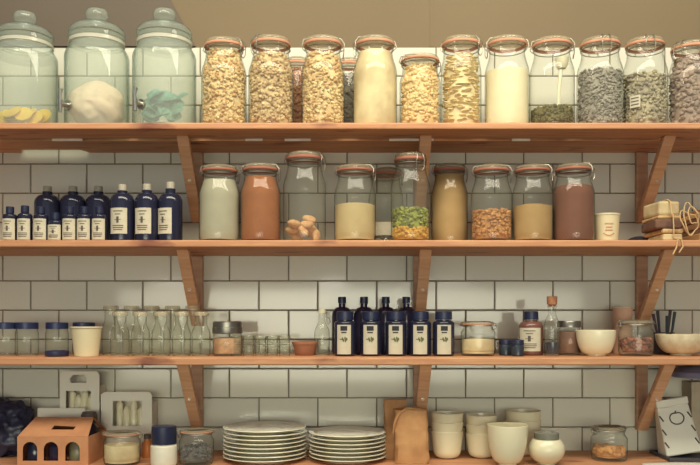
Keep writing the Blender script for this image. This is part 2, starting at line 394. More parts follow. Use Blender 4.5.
# --- top shelf: three glass dispensers
DG = 'glass drink dispensers on the top shelf'
def dispenser(px, ytop, label, tapdx):
    t = .165; e = thing('drink_dispenser', label, 'dispenser', (X(px, t), -t, SH[1] + .0005), DG)
    k = (Z(ytop, t) - SH[1]) / .318; R = .0765
    p = [(R * .92, 0), (R * .99, .004), (R, .014), (R, .06), (R, .12), (R, .190 * k)]
    for q in range(1, 9):
        u = q / 8; p.append((R + (.064 - R) * sm(u), (.190 + .034 * u) * k))
    p += [(.064, .232 * k), (.067, .234 * k), (.067, .244 * k), (.064, .246 * k)]
    MB().lathe(p, 48).build('glass_body', G_DISP, e)
    ld = MB().lathe([(0, .250 * k), (.05, .249 * k), (.066, .248 * k), (.067, .256 * k), (.062, .264 * k), (.045, .275 * k), (.02, .280 * k), (.014, .284 * k)], 48).build('lid', G_DISP, e)
    MB().lathe([(.013, .280 * k), (.013, .285 * k), (.020, .289 * k), (.027, .296 * k), (.028, .303 * k), (.024, .312 * k), (.015, .317 * k), (0, .318 * k)], 32).build('knob', G_DISP, ld)
    # band under the lid, white haze painted in as the rim highlight
    MB().lathe([(.0645, .2215 * k), (.0670, .2235 * k), (.0670, .2315 * k), (.0645, .2335 * k)], 48).build('neck_band', G_RIMHI, e)
    MB().lathe([(0, .0015), (R * .90, .0012), (R * .965, .005), (R * .965, .0080), (0, .0080)], 40).build('glass_base', G_BASE, e)
    a = math.asin(max(-.9, min(.9, tapdx / (R + .01)))) - PI / 2
    d = Vector((math.cos(a), math.sin(a), 0)); zt = .052
    f = lambda r, z: (d.x * r, d.y * r, z)
    tp = MB(); tp.tube([f(R - .002, zt), f(R + .004, zt)], .012, 16); tp.tube([f(R + .003, zt), f(R + .024, zt)], .006, 12)
    tp.tube([f(R + .021, zt + .010), f(R + .021, zt - .020)], [.0060, .0042], 12)
    tp = tp.build('tap', CHROME, e)
    MB().tube([f(R + .021, zt + .0102), f(R + .021, zt + .024), f(R + .019, zt + .034)], [.0032, .0035, .006], 10).build('tap_lever', CHROME, tp)
    return dict(e=e, p=p, R=R, H=.318 * k, loc=Vector(e.location))
WATER = glass('infused_water', (.98, .985, .965, 1), (.86, .92, .88, 1), haze=.09, hazecol=rgb(240, 238, 214), gloss=.15)
d1 = dispenser(25, 12, 'glass drink dispenser with yellow slices at its base, leftmost on the top shelf', -.052)
d2 = dispenser(97, 9, 'glass drink dispenser with a peach-white mass inside, middle of three', -.056)
d3 = dispenser(164.5, 9, 'glass drink dispenser with teal leaves inside, beside the jars of puffed grain', -.044)
M_LEMON = plain('lemon', rgb(240, 204, 66), .6, col2=rgb(232, 188, 54), scale=20)
M_TEAL = plain('teal_leaf', rgb(116, 168, 150), .6, col2=rgb(72, 122, 106), scale=30)
M_PEACH = plain('peach_mass', rgb(240, 218, 190), .9, col2=rgb(232, 200, 172), scale=14)
def water(j, yl, label):
    o = fill_mesh(j, .0085, Z(yl, .165) - SH[1], bumpy=0, ins=.003).build('drink', WATER)
    return tag(o, label, 'drink', kind='stuff', loc=j['loc'])
water(d1, 58, 'pale cloudy drink filling the leftmost dispenser')
water(d3, 50, 'pale cloudy drink filling the dispenser with teal leaves')
water(d2, 44, 'pale cloudy drink filling the middle dispenser')
for k in range(13):
    a = -PI / 2 + (k - 6) * .30; r = .062 if k % 2 else .046
    mb = MB().lathe([(0, -.002), (.021, -.002), (.022, 0), (.021, .002), (0, .002)], 20)
    o = mb.build('lemon_slice', M_LEMON)
    tag(o, 'yellow lemon slice lying in the bottom of the leftmost dispenser', 'fruit', 'lemon slices in the leftmost dispenser')
    o.location = d1['loc'] + Vector((r * .72 * math.cos(a), r * .72 * math.sin(a), .030 + .005 * (k % 3)))
    o.rotation_euler = (random.uniform(.7, 1.2), random.uniform(-.3, .3), random.uniform(-.5, .5))
mb = MB(); vs = []; I5 = ico(5)
from mathutils import noise
for v in I5[0]:
    d = 1 + .16 * noise.noise(v * 1.7 + Vector((5, 2, 7))) - .10 * abs(noise.noise(v * 3.1))
    q = Vector((v.x * .070, v.y * .070, v.z * .058)) * d; r = math.hypot(q.x, q.y)
    if r > .0715: q.x *= .0715 / r; q.y *= .0715 / r
    q.z = max(q.z + .062, .012); vs.append(q)
mb.add(vs, I5[1])
tag(mb.build('soaked_fruit', M_PEACH), 'peach-white soft mass filling the middle dispenser', 'fruit', kind='stuff', loc=d2['loc'])
for k in range(26):
    a = -PI / 2 + random.uniform(-1.3, 1.3); r = random.uniform(.042, .060)
    mb = MB(); L, Wd = .046, .017
    vs, fs = [], []
    for i in range(9):
        u = i / 8; w = Wd * math.sin(PI * u) ** .7 + .0004; x = (u - .5) * L; zc = -.006 * (2 * u - 1) ** 2
        vs += [(x, -w, zc - .002), (x, 0, zc + .0006), (x, w, zc - .002), (x, 0, zc - .0012)]
    for i in range(8):
        b = 4 * i
        fs += [(b + q, b + (q + 1) % 4, b + 4 + (q + 1) % 4, b + 4 + q) for q in range(4)]
    fs += [(0, 3, 2, 1), (32, 33, 34, 35)]
    o = mb.add(vs, fs).build('mint_leaf', M_TEAL)
    tag(o, 'teal green leaf steeping in the dispenser beside the grain jars', 'leaf', 'teal leaves in the third dispenser')
    o.location = d3['loc'] + Vector((r * math.cos(a) * .72, r * math.sin(a) * .70, random.uniform(.036, .088)))
    o.rotation_euler = (random.uniform(.5, 1.3), random.uniform(-.7, .7), random.uniform(-.6, .6))

# --- top shelf: clip-top jars
TG = 'clip-top jars on the top shelf'; F = .195; BK = .062
j = clip_jar(224, F, 1, 38, 22.4, 'clip-top jar of puffed grain standing right next to the dispensers', TG, latch=1.2)
grains(j, 53, M_PUFF, 'puffed_grain', 'pale puffed grain in the jar right next to the dispensers', (.0048, .0042, .0038))
j = clip_jar(271, F, 1, 36, 22.4, 'clip-top jar of puffed grain, second jar from the dispensers on the top shelf', TG, latch=-.8)
grains(j, 56, M_PUFFD, 'puffed_grain', 'browner puffed grain in the second jar from the dispensers', (.0046, .0042, .0038))
j = clip_jar(323, F, 1, 36, 21.5, 'clip-top jar of puffed grain standing left of the jar of folded cream meal', TG, latch=1.6)
grains(j, 55, M_PUFF, 'puffed_grain', 'puffed grain in the third jar from the dispensers', (.0049, .0044, .0039))
j = clip_jar(297, BK, 1, 56, 15, 'smaller clip-top jar half hidden behind the second and third puffed grain jars', TG, latch=1.6)
grains(j, 70, M_PINK, 'brown_grain', 'pinkish brown grain in the half hidden jar behind puffed grain', (.005, .005, .004))
j = clip_jar(349, BK, 1, 57, 15, 'smaller clip-top jar half hidden left of the cream meal jar', TG, latch=1.6)
grains(j, 75, M_GREY, 'dark_tea', 'dark dry leaves in the half hidden jar left of cream meal', (.005, .005, .004))
j = clip_jar(375, F, 1, 36, 22, 'clip-top jar full of cream meal with darker smudges on the top shelf', TG, latch=-1.3)
powder(j, 54, M_CREAM, 'cream_meal', 'cream meal with grey smudges filling its jar to the neck', dome=.006)
j = clip_jar(420, F, 1, 54, 20.4, 'shorter clip-top jar full of pale nuts on the top shelf', TG, latch=2.0, neck=.86, s0=.62, s1=.80)
grains(j, 67, M_NUT, 'cashew_nuts', 'pale cashew nuts filling the shorter jar', (.0066, .0043, .0041), jit=.03, sub=ICO3)
j = clip_jar(461, F, 1, 36, 20.2, 'clip-top jar full of layered cream flakes on the top shelf', TG, latch=1.0, neck=.86)
grains(j, 56, M_FLAKE, 'cream_flakes', 'layered cream flakes filling their jar', (.0105, .0085, .0020), jit=.05, lie=True, cover=1.5)
j = clip_jar(507, F, 1, 36, 22, 'clip-top jar three quarters full of smooth white flour', TG, latch=-1.5)
powder(j, 73, M_FLOUR, 'white_flour', 'smooth white flour with a rounded top in its jar')
j = clip_jar(552, F, 1, 37, 22, 'nearly empty clip-top jar with dark herbs and a scoop inside', TG, latch=1.4)
grains(j, 109, M_OLIVE, 'dried_herbs', 'olive brown herbs at the bottom of the nearly empty jar', (.0045, .0035, .003))
sp = thing('measuring_scoop', 'cream scoop standing upright in the jar of dark herbs', 'scoop', j['loc'] + Vector((.012, -.012, .048)))
MB().tube([(0, 0, .0), (.002, .002, .045), (.008, .004, .098)], [.004, .0045, .005], 10).build('handle', CHINA, sp)
MB().lathe([(0, .095), (.010, .097), (.016, .108), (.017, .122), (.0155, .122), (.0145, .109), (.009, .101), (0, .099)], 20, c=(.009, .004, 0)).build('bowl', CHINA, sp)
j = clip_jar(600, F, 1, 37, 22.6, 'clip-top jar of dark grey tea with its latch facing front', TG, latch=0.)
grains(j, 73, M_GREY, 'dark_tea', 'dark grey tea leaves in the jar left of the small tag', (.0055, .004, .003), jit=.25)
j = clip_jar(645, F, 1, 37, 21.6, 'clip-top jar of grey-tan mix with a small white tag on its left', TG, latch=-.1)
grains(j, 76, plain('grey_tan_mix', rgb(196, 184, 150), .9, col2=rgb(136, 126, 114), scale=22, island=.35), 'grain_mix', 'grey-tan mix in the jar with the small white tag', (.005, .0045, .004))
tg = MB().patch(j['R'], -1.05, -.55, Z(109, .22) - SH[1], Z(97, .22) - SH[1]).build('tag', LABEL, j['e'])
mb = MB()
for k in range(3): mb.patch(j['R'] + .0007, -.98, -.62, Z(106.5 - 3.2 * k, .22) - SH[1], Z(105.6 - 3.2 * k, .22) - SH[1])
mb.build('print', INK, tg)
j = clip_jar(691, F, 1, 41, 22, 'clip-top jar of mauve brown grain at the right end of the top shelf', TG, latch=-1.0)
grains(j, 58, M_MAUVE, 'mauve_grain', 'mauve brown grain in the jar at the right end of the top shelf', (.0075, .006, .005))

# ------------------------------------------------------------------ dark bottles
def bottle(px, t, sh, ytop, hw, label, cat_group, ysh, neckw, mat=NAVY, lab=None, cap=NAVYCAP, capy=None, capw=None, name='dark_bottle', printk='lines', ang=.72, aoff=0., extra_cap=None):
    """round bottle: ysh = pixel row of the shoulder, lab = (y top, y bottom) of the label"""
    R = hw / S(t); z = lambda y: Z(y, t) - SH[sh]; H = z(ytop); nr = neckw / S(t); zs = z(ysh)
    e = thing(name, label, 'bottle', (X(px, t), -t, SH[sh] + .0005), cat_group)
    cy = z(capy) if capy else H * .93; cw = capw / S(t) if capw else nr * 1.12
    p = [(0, .003), (R * .7, .002), (R * .9, 0), (R * .98, .003), (R, .008), (R, zs * .5), (R, zs)]
    top = cy - .003; rise = min(.028, top - zs)
    for k in range(1, 7):
        u = k / 6; p.append((nr + (R - nr) * math.cos(u * PI / 2), zs + rise * .8 * math.sin(u * PI / 2)))
    p += [(nr, top), (nr * .9, top)]
    MB().lathe(p, 32).build('glass_body', mat, e)
    MB().lathe([(nr * .8, cy - .0025), (cw, cy - .0025), (cw * 1.02, cy), (cw, H - .001), (cw * .9, H), (0, H)], 28).build('cap', cap, e)
    if lab:
        z1, z0 = z(lab[0]), z(lab[1])
        lb = MB().patch(R, -ang + aoff, ang + aoff, z0, z1, 14).build('label', LABEL, e)
        mb = MB(); RR = R + .0007; w = ang
        if printk == 'lines':
            for fz, a in ((.86, .5), (.74, .3), (.30, .6), (.22, .6), (.14, .5)):
                zz = z0 + (z1 - z0) * fz; mb.patch(RR, -a * w + aoff, a * w + aoff, zz, zz + (z1 - z0) * .03)
            zz = z0 + (z1 - z0) * .42; mb.patch(RR, -.12 * w + aoff, .12 * w + aoff, zz, zz + (z1 - z0) * .24)
            mb.patch(RR, -.34 * w + aoff, .34 * w + aoff, zz + (z1 - z0) * .11, zz + (z1 - z0) * .13)
            mb.build('print', INK, lb)
        elif printk == 'clover':
            mb.patch(RR, -.46 * w + aoff, .46 * w + aoff, z0 + (z1 - z0) * .80, z0 + (z1 - z0) * .96)
            mb.patch(RR, -.36 * w + aoff, .36 * w + aoff, z0 + (z1 - z0) * .72, z0 + (z1 - z0) * .76)
            mb.build('print', INKD, lb)
            m2 = MB(); zc = z0 + (z1 - z0) * .50; hh = (z1 - z0) * .052
            for da, dz in ((-.17, .5), (.17, .9), (.22, -.7), (-.05, -.5), (.38, .3)):
                aa = aoff + da * w
                # a small disc wrapped on the label
                for s_ in (-1, 0, 1):
                    wd = .115 * w * (1 - .35 * abs(s_))
                    m2.patch(RR, aa - wd, aa + wd, zc + dz * hh + s_ * hh * .62 - hh * .31, zc + dz * hh + s_ * hh * .62 + hh * .31, 4)
            m2.patch(RR, aoff - .55 * w, aoff - .25 * w, zc, zc + hh * .5, 4)
            m2.build('emblem', GREEN, lb)
    return e
BG = 'dark labelled bottles at the left of the second shelf'
PALECAP = plain('pale_cap', rgb(186, 178, 158), .5)
SMALL = [(10, 207, 216.5, 220, 'leftmost small dark bottle with cream label on the second shelf'),
         (25, 206, 216.5, 220, 'second small dark bottle from the left with cream label'),
         (41, 207, 217, 220, 'small dark bottle in front of the first tall navy bottle'),
         (55.5, 213, 223, 226, 'shortest small dark bottle, between two small bottles of the front row'),
         (70, 207, 217, 220, 'small dark bottle in front of the second tall navy bottle'),
         (84.5, 207, 217, 220, 'small dark bottle, second from the right in the small front row'),
         (99.5, 207, 217, 220, 'small dark bottle, rightmost of the small front row')]
for k, (px, yt, ysh, yl, lab) in enumerate(SMALL):
    bottle(px, .205, 2, yt, 7.1, lab, BG, ysh, 3.6, lab=(yl - .5, 240.5), capy=yt + 5.5, capw=3.9, ang=1.05)
for px, lab in ((47.5, 'first tall unlabelled navy bottle, behind the small bottles on the left'),
                (73, 'second tall unlabelled navy bottle, behind the small bottles'),
                (98.5, 'third tall unlabelled navy bottle, behind the rightmost small bottle')):
    bottle(px, .10, 2, 186.5, 12.6, lab, BG, 204, 5.0, capy=191, capw=4.2, cap=PALECAP)
for px, yt, yc, hw, lab, ao in ((122.5, 185, 190, 12.0, 'tall labelled navy bottle standing next to the small bottles', -.12),
                        (147, 184.5, 189.5, 11.9, 'tall labelled navy bottle, middle of the three tall labelled ones', -.18),
                        (170.5, 182.5, 188, 11.9, 'tall labelled navy bottle nearest the left shelf bracket', -.45)):
    e = bottle(px, .180, 2, yt, hw, lab, BG, 203, 5.0, lab=(209.5, 235), capy=yc, capw=4.2, ang=.76, aoff=ao, cap=PALECAP)

# ------------------------------------------------------------------ second shelf jars
SG = 'clip-top jars on the second shelf'
RS = plain('faded_red_rubber', rgb(176, 108, 86), .65)
k2 = dict(s0=.60, s1=.85, neck=.79, seal=RS)
j = clip_jar(219.5, F, 2, 163, 20.4, 'clip-top jar of pale grey powder beside the left bracket', SG, latch=1.9, **k2)
powder(j, 181, M_GREYP, 'grey_powder', 'pale grey powder in the jar beside the left bracket')
j = clip_jar(260.5, F, 2, 162, 20.1, 'clip-top jar full of orange-brown spice', SG, latch=1.5, **k2)
powder(j, 178, M_SPICE, 'orange_spice', 'orange-brown ground spice filling its jar')
j = clip_jar(304.5, F, 2, 150, 21.4, 'taller clip-top jar with a few biscuits at the bottom', SG, latch=1.2, **{**k2, 's0': .60})
for k in range(9):
    a = 2 * PI * k / 9 * 1.0 + .3; r = .029 if k < 6 else .013; z = .018 + .013 * (k % 3) + (.012 if k > 5 else 0)
    mb = MB(); blob(mb, (0, 0, 0), (.0175, .0145, .0095), ICO3, .05)
    o = tag(mb.build('biscuit', plain('biscuit', rgb(226, 184, 134), .85, col2=rgb(196, 146, 104), scale=60)), 'small crumbly biscuit heaped in the bottom of the taller jar', 'biscuit', 'biscuits in the taller jar')
    o.location = j['loc'] + Vector((r * math.cos(a), r * math.sin(a), z))
j = clip_jar(355, F, 2, 163, 20.9, 'clip-top jar two thirds full of cream powder, right of the biscuit jar', SG, latch=1.3, **k2)
powder(j, 206, M_TANP, 'cream_powder', 'cream powder in the jar right of the biscuits')
j = clip_jar(386, BK, 2, 166, 17.5, 'clip-top jar standing at the back left of the green and yellow jar', SG, latch=1.3, **k2)
grains(j, 233, M_GREY, 'dark_grain', 'thin layer of dark grain in the back jar', (.005, .005, .004))
MB().patch(j['R'], -.9, .9, .028, .062).build('label', LABEL, j['e'])
j = clip_jar(410.5, .192, 2, 151, 19.6, 'tall clip-top jar of green and yellow pieces in front of the middle bracket', SG, latch=.5, **{**k2, 'neck': .76, 's0': .60})
grains(j, 209, M_PEAG, 'green_pieces', 'green dried pieces layered in the tall jar', (.0058, .0045, .004), z0=.034, jit=.2)
grains(j, 228, M_PEAY, 'yellow_pieces', 'yellow dried pieces beneath the green in the tall jar', (.0050, .0045, .004), z0=.007, jit=.2)
j = clip_jar(449.5, .115, 2, 162, 18.2, 'clip-top jar full of amber powder right of the middle bracket', SG, latch=1.3, **k2)
powder(j, 176, M_AMBER, 'amber_powder', 'amber powder filling the jar right of the middle bracket')
j = clip_jar(491.5, F, 2, 163, 20.4, 'clip-top jar half full of orange-tan grains', SG, latch=1.5, **k2)
grains(j, 211, M_LENT, 'orange_grain', 'orange-tan grains in the half full jar', (.0048, .0042, .004), jit=.1)
j = clip_jar(532.5, F, 2, 163, 20.2, 'clip-top jar half full of smooth amber powder', SG, latch=1.2, **k2)
powder(j, 207, M_AMBER, 'amber_powder', 'smooth amber powder half filling its jar')
j = clip_jar(573.5, F, 2, 162, 20.6, 'clip-top jar of dark red-brown cocoa beside the small paper tub', SG, latch=1.0, **k2)
powder(j, 187, M_BROWN, 'cocoa', 'dark red-brown cocoa in the jar beside the paper tub')
# paper tub
t = .185; e = thing('paper_tub', 'small cream paper tub with a faint red print, right of the cocoa jar', 'tub', (X(606.5, t), -t, SH[2] + .0005))
h = Z(214.5, t) - SH[2]; r1 = 12.6 / S(t); r0 = 10.8 / S(t)
MB().lathe([(0, .001), (r0 * .96, 0), (r0, .001), (r1, h - .004), (r1 * 1.04, h - .004), (r1 * 1.04, h), (r1 * .97, h), (r0 * .95, .004), (0, .004)], 32).build('cup', PAPERCUP, e)
mb = MB()
for k, (zf, w) in enumerate(((.62, .34), (.50, .26), (.40, .30))): mb.patch(r0 + (r1 - r0) * zf + .0003, -.1 - w, -.1 + w, h * zf, h * (zf + .035), 6)
for k in range(7):
    u = (k - 3) / 3; mb.patch(r0 + (r1 - r0) * .27 + .0003, -.1 + u * .4 - .07, -.1 + u * .4 + .07, h * (.22 + .07 * u * u), h * (.25 + .07 * u * u), 3)
mb.build('print', plain('faded_red_ink', rgb(206, 148, 116), .8), e)

# folded sacks tied with twine, stacked beside the right bracket
def slab(w, d, h, seed, wob=.0025, nx=10, ny=6):
    """soft folded slab, rounded edges and a wavy surface"""
    rnd = random.Random(seed); mb = MB(); vs, fs = [], []
    ph = [rnd.uniform(0, 6) for _ in range(4)]
    for layer in (0, 1):
        for iy in range(ny + 1):
            for ix in range(nx + 1):
                u, v_ = ix / nx * 2 - 1, iy / ny * 2 - 1
                edge = max(abs(u), abs(v_)); hh = h / 2 * (1 if edge < .95 else .55)
                wv = wob * (math.sin(3 * u + ph[0]) + math.sin(4 * v_ + ph[1])) * .5
                vs.append((u * w / 2 + wob * math.sin(5 * v_ + ph[2]) * abs(u), v_ * d / 2 + wob * math.sin(6 * u + ph[3]) * abs(v_), h / 2 + (hh if layer else -hh) + (wv if layer else 0)))
    n = (nx + 1) * (ny + 1)
    for iy in range(ny):
        for ix in range(nx):
            a = iy * (nx + 1) + ix; fs += [(a, a + nx + 1, a + nx + 2, a + 1), (n + a, n + a + 1, n + a + nx + 2, n + a + nx + 1)]
    loop = [ix for ix in range(nx + 1)] + [iy * (nx + 1) + nx for iy in range(1, ny + 1)] + [ny * (nx + 1) + ix for ix in range(nx - 1, -1, -1)] + [iy * (nx + 1) for iy in range(ny - 1, 0, -1)]
    for a, b in zip(loop, loop[1:] + loop[:1]): fs.append((a, b, n + b, n + a))
    return mb.add(vs, fs)
BURL = plain('burlap', rgb(210, 176, 128), .95, col2=rgb(176, 138, 96), scale=70, bump=.5)
BURLD = plain('brown_sack', rgb(126, 92, 74), .95, col2=rgb(96, 70, 62), scale=60, bump=.5)
PALEW = plain('pale_block', rgb(214, 196, 152), .85, col2=rgb(188, 164, 124), scale=30)
LAYERS = [(.046, .10, .017, PALEW, 'pale cream bundle at the bottom of the tied stack', -.004, 664., 0),
          (.050, .11, .011, BURL, 'tan folded sack above the pale bundle in the tied stack', .0, 663., .05),
          (.062, .11, .022, BURLD, 'dark brown folded sack in the middle of the tied stack', .0, 661., -.06),
          (.056, .10, .009, BURL, 'tan folded sack beneath the topmost cream pad of the tied stack', .0, 661., .03)]
zz = SH[2] + .0008; t = .190
def wad(w, d, h):
    return MB().box(-w / 2, w / 2, -d / 2, d / 2, 0, h)
for k, (w, d, h, m, lab, dy, px, rz) in enumerate(LAYERS):
    o = wad(w, d, h).build('folded_sack', m, smooth=False, bevel=.004); tag(o, lab, 'sack', 'folded sacks in the tied stack', loc=(X(px, t), -t + dy, zz)); o.rotation_euler = (0, 0, rz); zz += h + .0006
o = wad(.052, .085, .034).build('folded_sack', PALEW, smooth=False, bevel=.006)
tag(o, 'pale cream pad on top of the tied stack beside the right bracket', 'sack', 'folded sacks in the tied stack', loc=(X(661, t), -t, zz)); ztop = zz + .036
o.rotation_euler = (0, 0, .1)
xc = X(662.5, t); mb = MB(); zb = SH[2]
mb.tube([(xc + .004, -.248, zb + .004), (xc + .003, -.250, zb + .028), (xc + .002, -.249, zb + .060), (xc, -.246, zb + .064), (xc, -.238, ztop - .004), (xc - .002, -.225, ztop + .002), (xc, -.16, ztop + .002)], .0017, 8)
mb.tube([(xc + .004, -.250, zb + .006), (xc + .004, -.272, zb + .001), (xc - .002, -.2755, zb - .020), (xc - .010, -.2765, zb - .034)], .0018, 8)
mb.tube([(xc + .004, -.250, zb + .008), (xc + .012, -.273, zb + .001), (xc + .014, -.2755, zb - .016), (xc + .004, -.2775, zb - .030)], .0017, 8)
for s_, (ax, az) in enumerate(((.034, .024), (.028, .034), (.020, .018))):
    pts = []
    for k in range(20):
        a = 2 * PI * k / 20
        pts.append((xc + .036 + ax * .62 * math.cos(a) + .004 * s_, -.256 - .003 * s_ - .003 * math.sin(2 * a), zb + .044 + az * math.sin(a) * (1 + .25 * math.sin(3 * a + s_)) + .006 * s_ - .3 * ax * math.cos(a)))
    mb.tube(pts, .0016, 8, closed=True)
tag(mb.build('twine', TWINE), 'loops of pale twine round the folded sacks, ends hanging over the shelf edge', 'string')
# flat brown paper sheets at the right end
KR = [rgb(190, 146, 104), rgb(150, 108, 84), rgb(206, 162, 112), rgb(132, 94, 78), rgb(184, 138, 98), rgb(142, 102, 82), rgb(212, 170, 118)]
zz = SH[2] + .0008
for k in range(6):
    i = k; m = plain(f'brown_card_{k}', KR[(6 - k) % 7], .85, col2=tuple(c * .85 for c in KR[(6 - k) % 7][:3]) + (1,), scale=30, bump=.3)
    h = (.020, .011, .014, .010, .012, .009)[k]; w = .115 - .005 * (k % 3)
    o = wad(w, .20, h).build('paper_bag_bundle', m, smooth=False, bevel=.0025)
    nm = ['lowest', 'second lowest', 'third lowest', 'third highest', 'second highest', 'topmost'][k]
    tag(o, f'{nm} flat bundle of brown paper bags at the right end of the second shelf', 'paper bags', 'brown paper bag bundles', loc=(X(709, .15) + .004 * (k % 2), -.130, zz)); zz += h + .0008
o = slab(.05, .09, .026, 99, wob=.002).build('dark_cloth', plain('dark_cloth', rgb(62, 54, 66), .95, col2=rgb(48, 42, 56), scale=50, bump=.5), subsurf=1)
tag(o, 'dark folded cloth between the right bracket and the tied sacks', 'cloth', loc=(X(643, .09), -.075, SH[2] + .0008))

# ------------------------------------------------------------------ third shelf
# squat clear jars with dark blue lids
for k, (px, t, lab) in enumerate(((6, .17, 'squat clear jar with dark blue lid at the left frame edge'), (27, .17, 'squat clear jar with dark blue lid, second from the left frame edge'),
                                 (57, .145, 'squat clear jar with dark blue lid behind the loose lid'), (84, .11, 'squat clear jar with dark blue lid behind the paper cup'))):
    R = 11.2 / S(t); z = lambda y: Z(y, t) - SH[3]; H = z(322.5)
    e = thing('squat_jar', lab, 'jar', (X(px, t), -t, SH[3] + .0005), 'squat jars with blue lids')
    MB().lathe([(0, .005), (R * .8, .004), (R * .9, 0), (R, .004), (R, H * .66), (R * .93, H * .76), (R * .9, H * .95), (R * .86, H * .95)], 32).build('glass_body', G_BOT, e)
    MB().lathe([(R * .91, H * .80), (R * .97, H * .80), (R * .97, H - .0015), (R * .9, H), (0, H)], 32).build('lid', BLUELID, e)
t = .212; R = 11.5 / S(t)
tag(MB().lathe([(0, 0), (R * .8, 0), (R * .98, .001), (R, .002), (R, .012), (R * .93, .0135), (R * .88, .012), (0, .012)], 32).build('jar_lid', BLUELID), 'loose dark blue jar lid lying on the third shelf left of the paper cup', 'lid', loc=(X(57, t), -t, SH[3] + .0005))
# paper cup
t = .205; e = thing('paper_cup', 'plain cream paper cup at the front of the third shelf', 'cup', (X(86.5, t), -t, SH[3] + .0005))
h = Z(327, t) - SH[3]; r1 = 15 / S(t); r0 = 11.6 / S(t)
MB().lathe([(0, .002), (r0 * .96, .002), (r0, 0), (r1 * .99, h - .002), (r1 * .96, h - .002), (r0 * .94, .004), (0, .004)], 40).build('cup', PAPERCUP, e)
mb = MB(); mb.tube([(r1 * math.cos(2 * PI * k / 40), r1 * math.sin(2 * PI * k / 40), h - .0015) for k in range(40)], .0017, 8, closed=True); mb.build('rolled_rim', PAPERCUP, e)
# clear bottles
CG = 'small clear glass bottles on the third shelf'
def clear_bottle(px, t, ytop, hw, label):
    R = hw / S(t); H = Z(ytop, t) - SH[3]; nr = R * .66
    e = thing('clear_bottle', label, 'bottle', (X(px, t), -t, SH[3] + .0005), CG)
    p = [(0, .006), (R * .75, .004), (R * .9, 0), (R, .005), (R, H * .50)]
    for k in range(1, 7): u = k / 6; p.append((R + (nr - R) * sm(u), H * (.50 + .24 * u)))
    p += [(nr, H * .90)]
    MB().lathe(p, 28).build('glass_body', G_BOT, e)
    MB().lathe([(nr, H * .90), (nr * 1.22, H * .91), (nr * 1.25, H * .97), (nr * 1.12, H), (nr * .95, H), (nr * .9, H * .92)], 28).build('rim', G_LID, e)
ORD = ['first', 'second', 'third', 'fourth', 'fifth']
for k, px in enumerate((120, 140.5, 161, 181.5, 201)):
    clear_bottle(px, .192, 312, 9.3, f'{ORD[k]} clear glass bottle from the left in the front row of clear bottles')
for k, px in enumerate((111, 131.5, 152, 172.5, 193)):
    clear_bottle(px, .125, 306, 9.2, f'{ORD[k]} clear glass bottle from the left in the back row of clear bottles')
# small jar with metal lid
t = .175; R = 14.8 / S(t); z = lambda y: Z(y, t) - SH[3]; H = z(321.5)
e = thing('preserve_jar', 'squat glass jar with metal screw lid and peach contents, right of the clear bottles', 'jar', (X(227.5, t), -t, SH[3] + .0005))
pr = [(0, .004), (R * .75, .003), (R * .9, 0), (R * .98, .005), (R * .98, H * .56), (R * .86, H * .68), (R * .84, H * .94)]
MB().lathe(pr, 36).build('glass_body', G_CLEAR, e)
MB().lathe([(R * .86, H * .64), (R * 1.0, H * .64), (R * 1.02, H * .67), (R * 1.02, H * .82), (R * .98, H * .83), (R * .98, H * .97), (R * .9, H), (0, H)], 36).build('screw_lid', STEEL, e)
o = MB().lathe([(0, .006), (R * .9, .006), (R * .94, .012), (R * .94, H * .5), (R * .6, H * .53), (0, H * .52)], 32).build('preserve', plain('peach_preserve', rgb(212, 170, 128), .8, col2=rgb(182, 136, 100), scale=60))
tag(o, 'peach preserve in the jar with the metal screw lid', 'food', kind='stuff', loc=Vector(e.location))
# shot glasses stacked two high
t = .190; hg = .0245
for k in range(5):
    for lv in range(2):
        px = 236.5 + 12 * k; R = 5.9 / S(t)
        o = MB().lathe([(0, .004), (R * .84, .003), (R * .90, 0), (R * .94, .002), (R, hg - .0006), (R * .93, hg - .0006), (R * .86, .007), (0, .007)], 24).build('shot_glass', G_BOT)
        tag(o, f'{ORD[k]} shot glass from the left in the {"upper" if lv else "lower"} layer of the glass grid', 'glass', 'shot glasses stacked two high', loc=(X(px, t), -t, SH[3] + .0005 + lv * hg))
# terracotta pot
t = .150; R = 13.0 / S(t); h = Z(341.5, t) - SH[3]; TERRA = plain('terracotta', rgb(166, 112, 84), .85, col2=rgb(150, 100, 76), scale=30)
e = thing('terracotta_bowl', 'low red-brown terracotta bowl right of the shot glasses', 'bowl', (X(305, t), -t, SH[3] + .0005))
MB().lathe([(0, 0), (R * .72, 0), (R * .78, .002), (R * .95, h * .8), (R * .86, h * .8), (R * .68, .004), (0, .004)], 36).build('body', TERRA, e)
MB().lathe([(R * .87, h * .8), (R * 1.0, h * .8), (R * 1.01, h * .97), (R * .98, h), (R * .9, h), (R * .87, h * .97)], 36).build('rim', TERRA, e)
# swing-top bottle
t = .155; R = 7.6 / S(t); H = Z(309, t) - SH[3]
e = thing('swing_top_bottle', 'clear swing-top bottle left of the dark clover-labelled bottles', 'bottle', (X(322, t), -t, SH[3] + .0005))
p = [(0, .005), (R * .8, .003), (R * .92, 0), (R, .005), (R, H * .48)]
for k in range(1, 7): u = k / 6; p.append((R + (R * .42 - R) * sm(u), H * (.48 + .30 * u)))
p += [(R * .42, H * .90)]
MB().lathe(p, 28).build('glass_body', G_BOT, e)
MB().lathe([(0, H * .905), (R * .5, H * .905), (R * .52, H * .95), (R * .4, H), (0, H)], 20).build('stopper', CHINA, e)
MB().tube([(R * .45, 0, H * .84), (R * .95, 0, H * .80), (R * 1.1, 0, H * .72), (R * .8, -.004, H * .66), (R * .62, -.004, H * .74), (R * .6, 0, H * .93), (0, 0, H * .965)], .0013, 6).build('wire', METAL, e)
